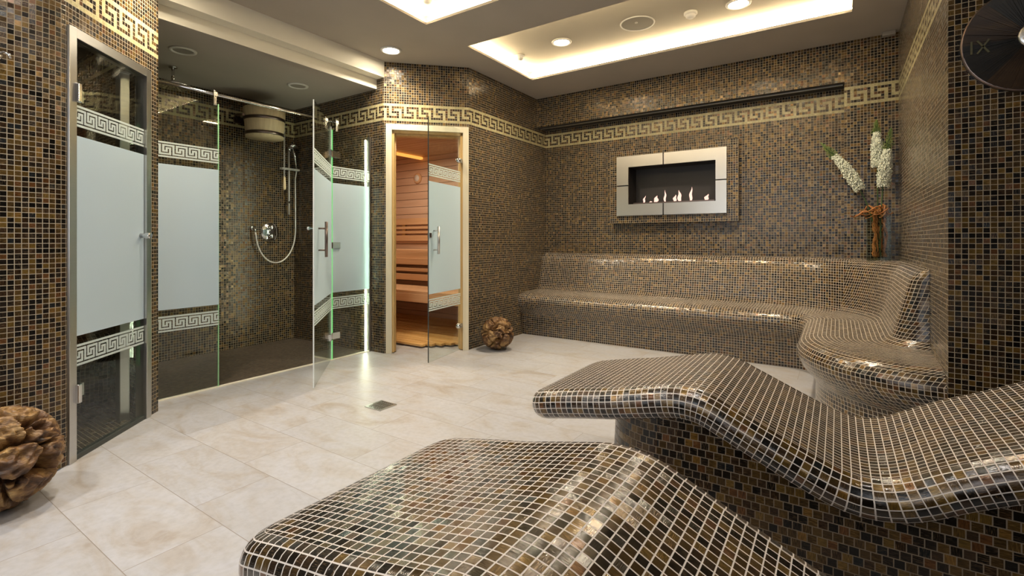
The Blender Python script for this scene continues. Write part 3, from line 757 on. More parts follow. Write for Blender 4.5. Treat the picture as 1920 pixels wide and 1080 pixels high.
# ------------------------------------------------------------------ heated mosaic loungers
PROF = [(-1.045, 0.432), (-1.0, 0.447), (-0.95, 0.462), (-0.8, 0.492), (-0.7, 0.510), (-0.55, 0.543), (-0.47, 0.560), (-0.43, 0.563), (-0.38, 0.560), (-0.33, 0.547), (-0.27, 0.52), (-0.165, 0.472), (-0.07, 0.430),
        (0.0, 0.402), (0.055, 0.391), (0.11, 0.398), (0.16, 0.419), (0.22, 0.455), (0.30, 0.498), (0.38, 0.535), (0.51, 0.600), (0.65, 0.672), (0.80, 0.748), (0.98, 0.83)]
def pz(x):
    for k in range(len(PROF)-1):
        if x <= PROF[k+1][0] or k == len(PROF)-2:
            x0, z0 = PROF[k]; x1, z1 = PROF[k+1]
            def sl(i):
                a = PROF[max(i-1, 0)]; b = PROF[min(i+1, len(PROF)-1)]; return (b[1]-a[1])/(b[0]-a[0])
            h = x1-x0; t = (x-x0)/h
            return (2*t**3-3*t*t+1)*z0+(t**3-2*t*t+t)*h*sl(k)+(-2*t**3+3*t*t)*z1+(t**3-t*t)*h*sl(k+1)
def lounger(Y0, Y1, label):
    t = thing('mosaic_lounger', label, 'lounger', ((PROF[0][0]+PROF[-1][0])/2, (Y0+Y1)/2, 0), 'heated mosaic loungers')
    R = 0.055
    # mid line sampled by arc length
    xs = [PROF[0][0]+ (PROF[-1][0]-PROF[0][0])*k/400 for k in range(401)]
    top = [Vector((x, 0, pz(x))) for x in xs]
    S = [0.0]
    for a, b in zip(top[:-1], top[1:]): S.append(S[-1]+(b-a).length)
    tot = S[-1]
    def at(s):
        s_ = min(max(s, 0), tot); lo = 0
        import bisect
        k = min(max(bisect.bisect_left(S, s_)-1, 0), 399); f = (s_-S[k])/(S[k+1]-S[k])
        p = top[k].lerp(top[k+1], f)
        k0, k1 = max(k-6, 0), min(k+7, 400); tg = (top[k1]-top[k0]).normalized(); nr = Vector((-tg.z, 0, tg.x))
        mid = p-nr*R
        if s < 0: mid += tg*s
        if s > tot: mid += tg*(s-tot)
        return mid, tg, nr
    rc = 0.045                                                # plan corner radius beyond the rim radius
    a0, a1, b0, b1 = R, tot-R, Y0+R, Y1-R                     # rectangle where the rim starts
    mb = MB()
    # top and bottom grids
    ns, nw = 110, 12
    ss = [a0+(a1-a0)*i/ns for i in range(ns+1)]
    def yrange(s):                                            # rounded plan corners
        e = min(s-a0, a1-s)
        if e < rc: return rc-math.sqrt(max(rc*rc-(rc-e)**2, 0))
        return 0.0
    for sg in (1, -1):
        rows = []; ym = []
        for s in ss:
            m_, tg, nr = at(s); i_ = yrange(s); ys = [b0+i_+(b1-b0-2*i_)*j/nw for j in range(nw+1)]
            ym.append(ys); rows.append([(m_+nr*R*sg).to_tuple()[:1]+(y,)+((m_+nr*R*sg).z,) for y in ys])
        uvf = lambda i, j: (ss[i]/P, (ym[i][j]-Y0)/P)
        if sg == -1: rows = [r[::-1] for r in rows]; ym = [r[::-1] for r in ym]
        mb.grid([r[::-1] for r in rows], lambda i, j: (ss[i]/P, (ym[i][::-1][j]-Y0)/P))
    # rim outline
    out = []                                                  # (s, y, os, oy)
    nS = 110
    for i in range(nS+1):
        s = a0+rc+(a1-a0-2*rc)*i/nS; out.append((s, b0, 0, -1))
    for k in range(1, 8):
        a = -PI/2+PI/2*k/8; out.append((a1-rc+rc*math.cos(a), b0+rc+rc*math.sin(a), math.cos(a), math.sin(a)))
    for i in range(13): out.append((a1, b0+rc+(b1-b0-2*rc)*i/12, 1, 0))
    for k in range(1, 8):
        a = PI/2*k/8; out.append((a1-rc+rc*math.cos(a), b1-rc+rc*math.sin(a), math.cos(a), math.sin(a)))
    for i in range(nS+1):
        s = a1-rc-(a1-a0-2*rc)*i/nS; out.append((s, b1, 0, 1))
    for k in range(1, 8):
        a = PI/2+PI/2*k/8; out.append((a0+rc+rc*math.cos(a), b1-rc+rc*math.sin(a), math.cos(a), math.sin(a)))
    for i in range(13): out.append((a0, b1-rc-(b1-b0-2*rc)*i/12, -1, 0))
    for k in range(1, 8):
        a = PI+PI/2*k/8; out.append((a0+rc+rc*math.cos(a), b0+rc+rc*math.sin(a), math.cos(a), math.sin(a)))
    Ls = [a0+rc]
    for k in range(len(out)):
        p_, q_ = out[k], out[(k+1) % len(out)]; f = R*0.6
        Ls.append(Ls[-1]+math.hypot(p_[0]+p_[2]*f-q_[0]-q_[2]*f, p_[1]+p_[3]*f-q_[1]-q_[3]*f))
    rows = []; nph = 10
    for h in range(nph+1):
        ph = PI/2-PI*h/nph; r_ = []
        for (s, y, os_, oy) in out:
            m_, tg, nr = at(s)
            p_ = m_+nr*R*math.sin(ph)+R*math.cos(ph)*tg*os_; r_.append((p_.x, y+R*math.cos(ph)*oy, p_.z))
        rows.append(r_)
    mb.grid(rows, lambda i, j: (Ls[j]/P, -i*PI*R/nph/P*1.0), closed=True)
    mb.build('lounging_surface', 'mosaic_lounger', t, merge=True)
    # pedestal
    mb = MB(); x0, x1 = -0.73, 0.93; y0, y1 = Y0+0.035, Y1-0.035; rr = 0.22
    o2 = []
    for i in range(41): o2.append((x0+rr+(x1-x0-rr)*i/40, y0))
    for i in range(1, 8): o2.append((x1, y0+(y1-y0)*i/8))
    for i in range(41): o2.append((x1-(x1-x0-rr)*i/40, y1))
    for k in range(1, 12):
        a = PI/2+PI/2*k/12; o2.append((x0+rr+rr*math.cos(a), y1-rr+rr*math.sin(a)))
    o2.append((x0, (y0+y1)/2))
    for k in range(0, 12):
        a = PI+PI/2*k/12; o2.append((x0+rr+rr*math.cos(a), y0+rr+rr*math.sin(a)))
    L2 = [0]
    for k in range(len(o2)): L2.append(L2[-1]+math.dist(o2[k], o2[(k+1) % len(o2)]))
    rows = []; zz = []
    for h in range(9):
        f = h/8; r_ = []; z_ = []
        for x, y in o2:
            zt = pz(x)-0.085
            fl = 0.045*(1-f)**2*max(0, min(1, (x0+0.5-x)/0.5)); z = zt*f
            r_.append((x-fl, y, z)); z_.append(z)
        rows.append(r_); zz.append(z_)
    n_ = len(o2)
    mb.grid(rows, lambda i, j: (L2[j]/0.0248, zz[i][j % n_]/0.0248), closed=True)
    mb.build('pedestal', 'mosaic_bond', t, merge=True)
    return t
lounger(0.485, 1.15, 'nearest wavy mosaic lounger filling the bottom of the view')
lounger(1.615, 2.275, 'second wavy mosaic lounger between the nearest one and the corner bench')

# ------------------------------------------------------------------ heated corner bench along back and right walls
LEV = [  # d, z, R, y where the straight ends, y on the wall at the end
    (0.012, 0.893, 0.97, 3.40, 3.335), (0.045, 0.880, 0.95, 3.40, 3.335), (0.075, 0.835, 0.92, 3.41, 3.335), (0.097, 0.745, 0.88, 3.42, 3.335), (0.125, 0.62, 0.82, 3.45, 3.335),
    (0.15, 0.515, 0.78, 3.50, 3.32), (0.19, 0.479, 0.72, 3.52, 3.28), (0.26, 0.470, 0.62, 3.54, 3.20), (0.36, 0.469, 0.50, 3.56, 3.10), (0.46, 0.468, 0.38, 3.58, 3.00), (0.535, 0.460, 0.29, 3.58, 2.93), (0.59, 0.435, 0.23, 3.56, 2.87), (0.612, 0.395, 0.20, 3.55, 2.845),
    (0.608, 0.345, 0.20, 3.55, 2.845), (0.585, 0.295, 0.20, 3.55, 2.87), (0.545, 0.250, 0.2, 3.55, 2.90), (0.52, 0.225, 0.20, 3.55, 2.93), (0.515, 0.19, 0.20, 3.55, 2.935), (0.515, 0.0, 0.20, 3.55, 2.935)]
def bench_curve(dv, R, ys, ye, nb=60, na=28, nr=20, ne=26):
    pts = []; d_ = dv
    xb = RX-d_-R; yb = BACK_Y-d_
    for i in range(nb+1): pts.append((BX0+(xb-BX0)*i/nb, yb))
    for k in range(1, na+1):
        a = PI/2-PI/2*k/na; pts.append((xb+R*math.cos(a), yb-R+R*math.sin(a)))
    ytop = yb-R
    for i in range(1, nr+1): pts.append((RX-d_, ytop+(ys-ytop)*i/nr))
    for k in range(1, ne+1):
        a = PI/2*k/ne; pts.append((RX-d_*math.cos(a)**0.9 if k < ne else RX-0.001, ys-(ys-ye)*math.sin(a)))
    return pts
def cm(levels, sub=3):
    outl = []
    for k in range(len(levels)-1):
        p0, p1, p2, p3 = levels[max(k-1, 0)], levels[k], levels[k+1], levels[min(k+2, len(levels)-1)]
        for s_ in range(sub):
            t_ = s_/sub
            outl.append(tuple(0.5*((2*b)+(c-a)*t_+(2*a-5*b+4*c-e)*t_*t_+(-a+3*b-3*c+e)*t_**3) for a, b, c, e in zip(p0, p1, p2, p3)))
    outl.append(levels[-1]); return outl
def bench():
    t = thing('corner_bench', 'long curved mosaic bench with backrest along the back and right walls', 'bench', (-1.2, 4.7, 0))
    NB, NA, NR, NE = 60, 28, 20, 26
    seam = NB+NA//2
    cum = 0; prevd = None
    vcum = []
    lv = LEV
    allc = []
    for k, L_ in enumerate(lv):
        if prevd: cum += math.hypot(L_[0]-prevd[0], L_[1]-prevd[1])
        prevd = L_; vcum.append(cum)
    for name, i0, i1 in (('backrest', 0, 5), ('seat', 5, 17), ('base', 17, 18)):
        rows = []; us = []; vs = []; zs = []
        rng = list(range(i0, i1+1))
        for k in rng:
            dv, z, R, ys, ye = lv[k]; c = bench_curve(dv, R, ys, ye); rows.append([(x, y, z) for x, y in c])
            a = [0.0]
            for p_, q_ in zip(c[:-1], c[1:]): a.append(a[-1]+math.dist(p_, q_))
            tot = a[NB+NA+NR]                                   # right straight measured from its front end
            us.append((a, tot)); vs.append(-vcum[k])
        mb = MB(); b = 0
        nj = len(rows[0]); base = len(mb.v)
        for r in rows: mb.v += r
        for i in range(len(rows)-1):
            for j in range(nj-1):
                mb.f.append((base+i*nj+j, base+(i+1)*nj+j, base+(i+1)*nj+j+1, base+i*nj+j+1))
                def uvp(ii, jj):
                    a, tot = us[ii]
                    if j < seam: return (a[jj]/P, vs[ii]/P)
                    return ((a[jj]-tot)/P+1000, vs[ii]/P)
                mb.uv.append([uvp(i, j), uvp(i+1, j), uvp(i+1, j+1), uvp(i, j+1)]); mb.mi.append(0); mb.sm.append(True)
        mb.build(name, 'mosaic_bench', t)
    # flat ledge between backrest top and walls
    c = bench_curve(*[LEV[0][k] for k in (0, 2, 3, 4)]); z = LEV[0][1]; mb = MB()
    for (xa, ya), (xb, yb) in zip(c[:-1], c[1:]):
        if xb <= PIL_X and ya > 5.0: wa = (xa, BACK_Y); wb = (xb, BACK_Y)
        elif ya > 4.4: wa = (xa, BACK_Y if xa < PIL_X else BULK_Y); wb = (xb, BACK_Y if xb < PIL_X else BULK_Y)
        else: wa = (RX, ya); wb = (RX, yb)
        pts = [(xa, ya), (xb, yb), wb, wa]
        mb.face([(x, y, z) for x, y in pts], [(x/P, y/P) for x, y in pts])
    # corner filler
    k1 = max(k for k, p_ in enumerate(c) if p_[1] > 4.4)
    pts = [c[k1], c[k1+1], (RX, c[k1+1][1]), (RX, BULK_Y), (c[k1][0], BULK_Y)]
    mb.face([(x, y, z-0.0003) for x, y in pts], [(x/P, y/P) for x, y in pts])
    mb.build('ledge', 'mosaic_bench', t)
    return t
mosaic('mosaic_bench', BROWN, grout=(0.58, 0.51, 0.42), gw=0.062, coat=0.8, streak=0.8)
bench()

# ------------------------------------------------------------------ fireplace on its raised mosaic panel
FY = 5.04
mb = MB(); bx0, bx1, bz0, bz1 = -2.075, -0.785, 1.23, 2.02
ox0, ox1, oz0, oz1 = -1.862, -0.985, 1.43, 1.828
def q4(a, b, z0, z1, y=FY): mb.face([(a, y, z0), (b, y, z0), (b, y, z1), (a, y, z1)], [(a/P, z0/P), (b/P, z0/P), (b/P, z1/P), (a/P, z1/P)])
q4(bx0, bx1, bz0, oz0); q4(bx0, bx1, oz1, bz1); q4(bx0, ox0, oz0, oz1); q4(ox1, bx1, oz0, oz1)
for (a, b) in (((bx0, bz0), (bx1, bz0)), ((bx1, bz0), (bx1, bz1)), ((bx1, bz1), (bx0, bz1)), ((bx0, bz1), (bx0, bz0))):
    mb.face([(a[0], FY, a[1]), (a[0], BACK_Y, a[1]), (b[0], BACK_Y, b[1]), (b[0], FY, b[1])], [(0, 0), (3, 0), (3, 40), (0, 40)])
struct(mb.build('trim_1', 'mosaic'))
t = thing('wall_fireplace', 'wide steel framed fireplace set in the mosaic wall above the bench', 'fireplace', (-1.44, FY, 1.31))
fx0, fx1, fz0, fz1 = -1.993, -0.886, 1.311, 1.946; fy = FY-0.018; mx = -1.49; mz = 1.632; g = 0.006
def lplate(x0, x1, z0, z1, cx, cz):
    """L-shaped plate: outer corner (x0,z0) side, inner opening edges"""
    mb = MB()
    sx = 1 if x1 > x0 else -1; sz = 1 if z1 > z0 else -1
    for (a, b, c, d) in ((x0, x1, z0, cz), (x0, cx, cz, z1)):
        xa, xb = min(a, b), max(a, b); za, zb = min(c, d), max(c, d)
        mb.box(((xa+xb)/2, fy, (za+zb)/2), (xb-xa, 0.012, zb-za))
    mb.build('frame_plate', 'brushed_plate', t)
lplate(fx0, mx-g, fz0, mz-g, ox0, oz0); lplate(fx1, mx+g, fz0, mz-g, ox1, oz0)
lplate(fx0, mx-g, fz1, mz+g, ox0, oz1); lplate(fx1, mx+g, fz1, mz+g, ox1, oz1)
mb = MB(); mb.box(((fx0+fx1)/2, FY-0.006, oz0-0.055), (fx1-fx0-0.01, 0.010, 0.11)); mb.box(((fx0+fx1)/2, FY-0.006, oz1+0.055), (fx1-fx0-0.01, 0.010, 0.11))
mb.box(((fx0+ox0)/2, FY-0.006, (oz0+oz1)/2), (ox0-fx0-0.01, 0.010, oz1-oz0)); mb.box(((fx1+ox1)/2, FY-0.006, (oz0+oz1)/2), (fx1-ox1-0.01, 0.010, oz1-oz0))
mb.build('backing', 'black', t)
mb = MB(); yb = FY+0.22
mb.face([(ox0, yb, oz0), (ox1, yb, oz0), (ox1, yb, oz1), (ox0, yb, oz1)])
mb.face([(ox0, FY, oz0), (ox1, FY, oz0), (ox1, yb, oz0), (ox0, yb, oz0)]); mb.face([(ox0, FY, oz1), (ox0, yb, oz1), (ox1, yb, oz1), (ox1, FY, oz1)])
mb.face([(ox0, FY, oz0), (ox0, yb, oz0), (ox0, yb, oz1), (ox0, FY, oz1)]); mb.face([(ox1, FY, oz0), (ox1, FY, oz1), (ox1, yb, oz1), (ox1, yb, oz0)])
mb.build('firebox', 'firebox', t)
mb = MB(); mb.box(((ox0+ox1)/2, FY+0.09, oz0+0.01), (ox1-ox0-0.05, 0.06, 0.02)); mb.build('burner', 'dark_steel', t)
def flame(x, h, w_, lean, n_=10):
    mb = MB(); rows = []
    for i in range(n_+1):
        f = i/n_; r = w_*(math.sin(PI*min(1, (f*0.85+0.15)))**0.9)*(1-f*0.55) if i < n_ else 0.0005
        cx = x+lean*f*f+0.004*math.sin(9*f+x*40); z = oz0+0.02+h*f
        rows.append([(cx+r*math.cos(2*PI*k/10), FY+0.09+r*0.5*math.sin(2*PI*k/10), z) for k in range(10)])
    mb.grid(rows, closed=True); return mb.build('flame', 'flame', t)
for x, h, w_, ln in ((-1.73, 0.075, 0.014, 0.018), (-1.60, 0.07, 0.03, 0.01), (-1.655, 0.015, 0.018, 0.0), (-1.505, 0.125, 0.014, 0.003), (-1.405, 0.07, 0.022, 0.01), (-1.355, 0.115, 0.024, -0.005), (-1.245, 0.14, 0.018, 0.012), (-1.095, 0.06, 0.026, 0.02)):
    flame(x, h, w_, ln)

# ------------------------------------------------------------------ root balls
def root_ball(loc, r, label, seed, rot):
    bm = bmesh.new(); bmesh.ops.create_icosphere(bm, subdivisions=7 if r > .17 else 6, radius=1.0)
    off = Vector((seed*3.1, seed*1.7, -seed*2.3)); Rm = Matrix.Rotation(rot, 3, 'Z') @ Matrix.Rotation(rot*1.7, 3, 'X')
    for v_ in bm.verts:
        p = Rm @ v_.co.copy()
        w_ = p + 0.28*noise.noise_vector(p*1.6+off)
        q_ = Vector((w_.x*1.0, w_.y*1.0, w_.z*1.5))
        dist, _ = noise.voronoi(q_*1.15+off)
        gap = dist[1]-dist[0]
        crack = max(0.0, 1-gap/0.16)
        d_ = 1 - 0.34*crack**1.3
        h1 = noise.noise(w_*1.9+off*2)
        if h1 > 0.30: d_ -= min(0.40, (h1-0.30)*2.6)
        rd = 1-abs(noise.noise(Vector((w_.x*3, w_.y*3, w_.z*8))+off))
        tw = p + 0.5*noise.noise_vector(p*1.1-off)
        r2 = 1-abs(noise.noise(Vector((tw.x*2.2, tw.y*7.5, tw.z*5.5))+off*1.3))
        r3 = 1-abs(noise.noise(Vector((tw.x*6, tw.y*20, tw.z*14))-off))
        d_ += 0.11*(rd-0.75) + 0.16*(r2-0.8) + 0.035*(r3-0.8) + 0.03*noise.noise(w_*9+off) + 0.07*noise.noise(w_*2.3-off)
        d_ = min(d_, 1.02)
        v_.co *= r*d_
    me = bpy.data.meshes.new('root_ball'); bm.to_mesh(me); bm.free()
    me.polygons.foreach_set('use_smooth', [True]*len(me.polygons)); me.materials.append(MATS['root_wood'])
    lo = min(v_.co.z for v_ in me.vertices)
    for v_ in me.vertices: v_.co.z -= lo
    o = bpy.data.objects.new('root_ball', me); C.objects.link(o); o.location = (loc[0], loc[1], 0)
    tag(o, label, 'decorative ball', 'root wood balls')
root_ball((-2.71, 3.80), 0.155, 'small gnarled root wood ball beside the sauna door and corner bench', 1.3, 0.4)
root_ball((-2.72, 0.46), 0.195, 'large gnarled root wood ball cut by the left edge of the view', 4.2, 2.1)

# ------------------------------------------------------------------ vase with flowers and wood curls
VX, VY, VZ = 0.26, 4.72, LEV[0][1]+0.001
vw, vh = 0.15, 0.40
t = thing('glass_vase', 'tall square clear glass vase on the bench ledge in the corner', 'vase', (VX, VY, VZ))
mb = MB(); hw = vw/2; th = 0.005
for sx, sy, ax in ((0, -1, 1), (0, 1, 1), (-1, 0, 0), (1, 0, 0)):
    if ax: mb.box((VX, VY+sy*(hw-th/2), VZ+vh/2), (vw, th, vh))
    else: mb.box((VX+sx*(hw-th/2), VY, VZ+vh/2), (th, vw-2*th, vh))
mb.build('vase_wall', 'vase_glass', t)
mb = MB(); mb.box((VX, VY, VZ+0.012), (vw-2*th-.001, vw-2*th-.001, 0.024)); mb.build('vase_base', 'vase_glass', t, bevel=0.003)
def curl(seed_, x, y, z0, z1, amp, r):
    rn = random.Random(seed_); pts = []; n_ = 26; ph = rn.random()*6
    for i in range(n_+1):
        f = i/n_; pts.append((x+amp*math.sin(ph+f*11)+0.004*rn.uniform(-1, 1), y+amp*math.cos(ph*1.3+f*9), z0+(z1-z0)*f))
    return pts
mb = MB()
for k in range(13):
    a = k*2.1; rr = 0.012+0.036*math.sqrt(k/12)
    mb.tube(curl(k, VX+rr*math.cos(a), VY+rr*math.sin(a), VZ+0.026, VZ+vh-0.02, 0.009, 0.006), [0.0036+0.0025*abs(math.sin(i*0.7+k)) for i in range(27)], 7)
rn = random.Random(5)
for k in range(16):
    a = rn.uniform(PI*0.75, PI*2.05); L_ = rn.uniform(0.10, 0.22) if math.cos(a) < 0.2 else rn.uniform(0.06, 0.10); pts = []
    for i in range(12):
        f = i/11; rr = L_*f
        pts.append((VX+rr*math.cos(a+0.5*math.sin(f*4+k)), VY-0.005+rr*0.6*math.sin(a+0.5*math.sin(f*4+k)), VZ+vh-0.03+0.05*math.sin(min(f*2.0, 1)*PI/2)*(0.6+0.5*math.sin(k*1.9))-0.07*max(0, f-0.35)+0.012*math.sin(f*12+k)))
    mb.tube(pts, [0.0085-0.005*i/11 for i in range(12)], 7)
tag(mb.build('twisted_branches', 'curl_wood'), 'orange curly wood twists filling the glass vase', 'dried branches')
def spike(label, base, tip, f0, f1, r):
    base, tip = Vector(base), Vector(tip); t = thing('white_flower_spike', label, 'flower', base, 'white flower spikes in the vase')
    d_ = (tip-base); bend_ = Vector((0, 0, 0))
    pt = lambda f: base + Vector((d_.x*f**2.2, d_.y*f**2.2, d_.z*f))
    mb = MB(); mb.tube([pt(i/14) for i in range(15)], 0.0035, 8); mb.build('stem', 'stem_green', t)
    mb = MB(); rn = random.Random(label); ax = (pt(f1)-pt(f0)).normalized(); a_ = ax.cross(Vector((0, 1, 0))).normalized(); b_ = ax.cross(a_)
    nfl = 620
    for k in range(nfl):
        f = f0+(f1-f0)*k/nfl; an = k*2.399; e = (k/nfl); rr = r*(0.85+0.25*math.sin(PI*min(1, e*1.15+0.1)))*(1-0.35*max(0, e-0.7)/0.3)*rn.uniform(0.75, 1.1)
        c = pt(f)+rr*0.8*(math.cos(an)*a_+math.sin(an)*b_)
        for m2 in range(3):
            o_ = Vector((rn.uniform(-1, 1), rn.uniform(-1, 1), rn.uniform(-1, 1)))*0.007
            mb.blob(c+o_, rn.uniform(0.0035, 0.0065), seg=5, ring=3)
    mb.build('flower_head', 'petal', t)
    mb = MB()
    for k in range(70):
        e = k/70; f = f1+(1-f1)*e; an = k*2.399; rr = r*0.75*(1-e)**0.7*rn.uniform(0.5, 1.3)
        c = pt(f)+rr*(math.cos(an)*a_+math.sin(an)*b_)
        mb.tube([pt(f), c, c+ax*rn.uniform(0.006, 0.02)], [0.001, 0.0028, 0.001], 5)
    mb.build('bud_tip', 'bud_green', t)
ft = VZ+vh-0.02
spike('white flower spike leaning left out of the vase', (VX-0.01, VY-0.01, VZ+0.03), (VX-0.37, VY-0.02, VZ+0.94), 0.57, 0.88, 0.044)
spike('tallest white flower spike standing upright in the vase', (VX, VY+0.03, VZ+0.03), (VX-0.01, VY+0.03, VZ+1.09), 0.66, 0.91, 0.040)
spike('white flower spike on the right in the vase leaning to the wall', (VX+0.01, VY-0.03, VZ+0.03), (VX+0.075, VY-0.055, VZ+1.0), 0.55, 0.84, 0.044)

# ------------------------------------------------------------------ clock on the right front wall
cx, cz, cr, cy = 0.655, 1.872, 0.215, RY
t = thing('wall_clock', 'large dark round wooden wall clock at top right', 'clock', (cx, cy, cz))
mb = MB(); nseg = 110; rn = random.Random(3); tone = 0
for k in range(nseg):                                          # thin wedges of wood laid like a fan
    a0 = 2*PI*k/nseg; a1 = 2*PI*(k+1)/nseg; lift = rn.uniform(0.0, 0.007); ro = cr*rn.uniform(0.985, 1.0)
    p = lambda r, a, y: (cx+r*math.cos(a), y, cz+r*math.sin(a))
    y0, y1 = cy-0.028-lift, cy-0.004
    q_ = [p(0.02, a0, y0), p(0.02, a1, y0+.002), p(ro, a1, y0+.002), p(ro, a0, y0)]; b_ = [(x, y1, z) for x, _, z in q_]
    if k % 5 == 0: tone = 1 if rn.random() < 0.45 else 0
    mb.face(q_[::-1], mi=tone); mb.face([q_[3], q_[2], b_[2], b_[3]], mi=tone); mb.face([q_[0], q_[3], b_[3], b_[0]], mi=tone); mb.face([q_[2], q_[1], b_[1], b_[2]], mi=tone)
mb.build('clock_face', ['clock_wood', 'clock_wood_dark'], t)
mb = MB(); mb.lathe([(cr-0.002, 0.0), (cr+0.004, 0.0), (cr+0.004, 0.026), (cr-0.002, 0.026)], (cx, cy, cz), (0, -1, 0), 64); mb.build('rim', 'dark_steel', t, merge=True)
mb = MB(); mb.lathe([(0, 0.05), (0.045, 0.05), (0.05, 0.046), (0.05, 0.03)], (cx, cy, cz), (0, -1, 0), 40); bo = mb.build('centre_disc', 'steel', t, merge=True)
for k in range(8):
    a = 2*PI*k/8+0.35; mb = MB(); mb.blob((cx+0.036*math.cos(a), cy-0.051, cz+0.036*math.sin(a)), 0.004, seg=10, ring=6); mb.build('rivet', 'chrome', bo)
# raised numerals, IX at the left; each glyph reads outward from the centre
NUM = {9: 'IX'}
simple('numeral', (0.10, 0.095, 0.05), 0.6)
for h, s_ in NUM.items():
    ang = PI/2-2*PI*h/12; mb = MB()
    wds = [0.012 if c == 'I' else 0.036 for c in s_]; tw = sum(wds)+0.012*(len(s_)-1)
    # glyphs run along the radial direction for IX as on the photographed dial
    e = Vector((math.cos(ang+PI), 0, math.sin(ang+PI))) if h == 9 else Vector((math.sin(ang), 0, -math.cos(ang)))
    up = Vector((0, 0, 1)) if h == 9 else Vector((math.cos(ang), 0, math.sin(ang)))
    if h == 9: e = Vector((1, 0, 0)); c0 = Vector((cx-cr*0.76, cy-0.039, cz-0.015))
    else: c0 = Vector((cx, cy-0.039, cz))+Vector((math.cos(ang), 0, math.sin(ang)))*cr*0.80
    x = -tw/2
    H2 = 0.027
    def bar(p0, p1, w_=0.0065):
        dv_ = (p1-p0); L_ = dv_.length; mid = (p0+p1)/2; ex = dv_.normalized(); ez = ex.cross(Vector((0, 1, 0)))
        R_ = Matrix((ex, Vector((0, 1, 0)), ez)).transposed(); mb.box(mid, (L_, 0.004, w_), R_)
    for c, w_ in zip(s_, wds):
        xm = x+w_/2
        if c == 'I': bar(c0+e*xm-up*H2, c0+e*xm+up*H2)
        elif c == 'X': bar(c0+e*(xm-w_/2)-up*H2, c0+e*(xm+w_/2)+up*H2); bar(c0+e*(xm-w_/2)+up*H2, c0+e*(xm+w_/2)-up*H2)
        else: bar(c0+e*xm-up*H2, c0+e*(xm-w_/2)+up*H2); bar(c0+e*xm-up*H2, c0+e*(xm+w_/2)+up*H2)
        x += w_+0.012
    mb.build('numeral', 'numeral', t)

# ------------------------------------------------------------------ shower fittings
t = thing('splash_bucket', 'cream wooden splash bucket with dark hoops hung high in the shower', 'bucket', (-4.62, 2.70, 2.08))
bxc, byc, bz0, bz1 = -4.60, 2.58, 2.03, 2.31
mb = MB(); mb.lathe([(0, bz0), (0.165, bz0), (0.185, bz1), (0.165, bz1), (0.15, bz0+0.03), (0, bz0+0.03)], (bxc, byc, 0)); mb.build('pail', 'bucket_wood', t, merge=True)
for z in (bz0+0.02, bz1-0.12):
    r = 0.166+0.02*(z-bz0)/(bz1-bz0)
    mb = MB(); mb.lathe([(r-.002, z), (r+0.004, z), (r+0.006, z+0.028), (r, z+0.028)], (bxc, byc, 0)); mb.build('hoop', 'dark_steel', t, merge=True)
mb = MB(); mb.box((-4.88, byc, 2.22), (0.02, 0.30, 0.06)); mb.tube([(-4.88, byc-0.12, 2.24), (-4.75, byc-0.2, 2.24), (bxc, byc-0.2, 2.22)], 0.012, 10); mb.tube([(-4.88, byc+0.12, 2.24), (-4.75, byc+0.2, 2.24), (bxc, byc+0.2, 2.22)], 0.012, 10)
mb.build('bracket', 'dark_steel', t)
ch_y, ch_x = byc+0.14, bxc+0.10
mb = MB()
z = 2.26; k = 0
while z > 1.66:
    pts = []
    for i in range(9):
        a = 2*PI*i/8
        o_ = 0.006*math.cos(a)
        pts.append((ch_x+(o_ if k % 2 else 0), ch_y+(0 if k % 2 else o_), z+0.012*math.sin(a)))
    mb.tube(pts, 0.0016, 5, False); z -= 0.017; k += 1
mb.build('chain', 'satin', t)
mb = MB(); mb.lathe([(0, 1.67), (0.010, 1.665), (0.012, 1.63), (0.016, 1.57), (0.013, 1.545), (0, 1.54)], (ch_x, ch_y, 0), n=16); mb.build('pull_grip', 'bucket_wood', t, merge=True)

WX = SH_B
t = thing('shower_rail', 'chrome slide rail with hand shower on the mosaic shower wall', 'shower', (WX+0.06, 3.0, 1.3))
ry = 2.985
mb = MB(); mb.cyl((WX+0.06, ry, 1.32), (WX+0.06, ry, 2.02), 0.009, 14); mb.build('rail', 'satin', t)
for z in (2.0, 1.45):
    mb = MB(); mb.cyl((WX+0.001, ry, z), (WX+0.07, ry, z), 0.012, 14); mb.build('rail_mount', 'chrome', t)
mb = MB(); mb.box((WX+0.075, ry, 1.80), (0.05, 0.20, 0.022)); mb.build('slider_tray', 'satin', t, bevel=0.004)
mb = MB(); hs = Vector((WX+0.10, ry+0.02, 2.02)); mb.lathe([(0, 0.0), (0.05, 0.0), (0.055, 0.012), (0.03, 0.03), (0, 0.035)], hs, (0.5, -0.2, -0.8)*1 if False else (-0.5, 0.1, 0.8)); mb.build('hand_shower', 'chrome', t, merge=True)
mb = MB(); mb.tube([(WX+0.09, ry+0.02, 2.03), (WX+0.085, ry+0.05, 1.95), (WX+0.08, ry+0.075, 1.80)], [0.012, 0.011, 0.010], 12); mb.build('hand_grip', 'chrome', t)
mb = MB(); pts = [(WX+0.08, ry+0.075, 1.80)]
for f in range(1, 8): pts.append((WX+0.06, ry+0.07+0.004*f/7, 1.80-0.66*f/7))
ya, za, yb2 = ry+0.074, 1.14, 2.63
cyy = (ya+yb2)/2; ra = (ya-yb2)/2
for k in range(1, 25):
    a = -PI*k/25; pts.append((WX+0.055, cyy+ra*math.cos(a), za+ra*1.55*math.sin(a)*0.98))
pts.append((WX+0.045, yb2, 1.14))
mb.tube(pts, 0.0075, 10); mb.build('hose', 'satin', t)
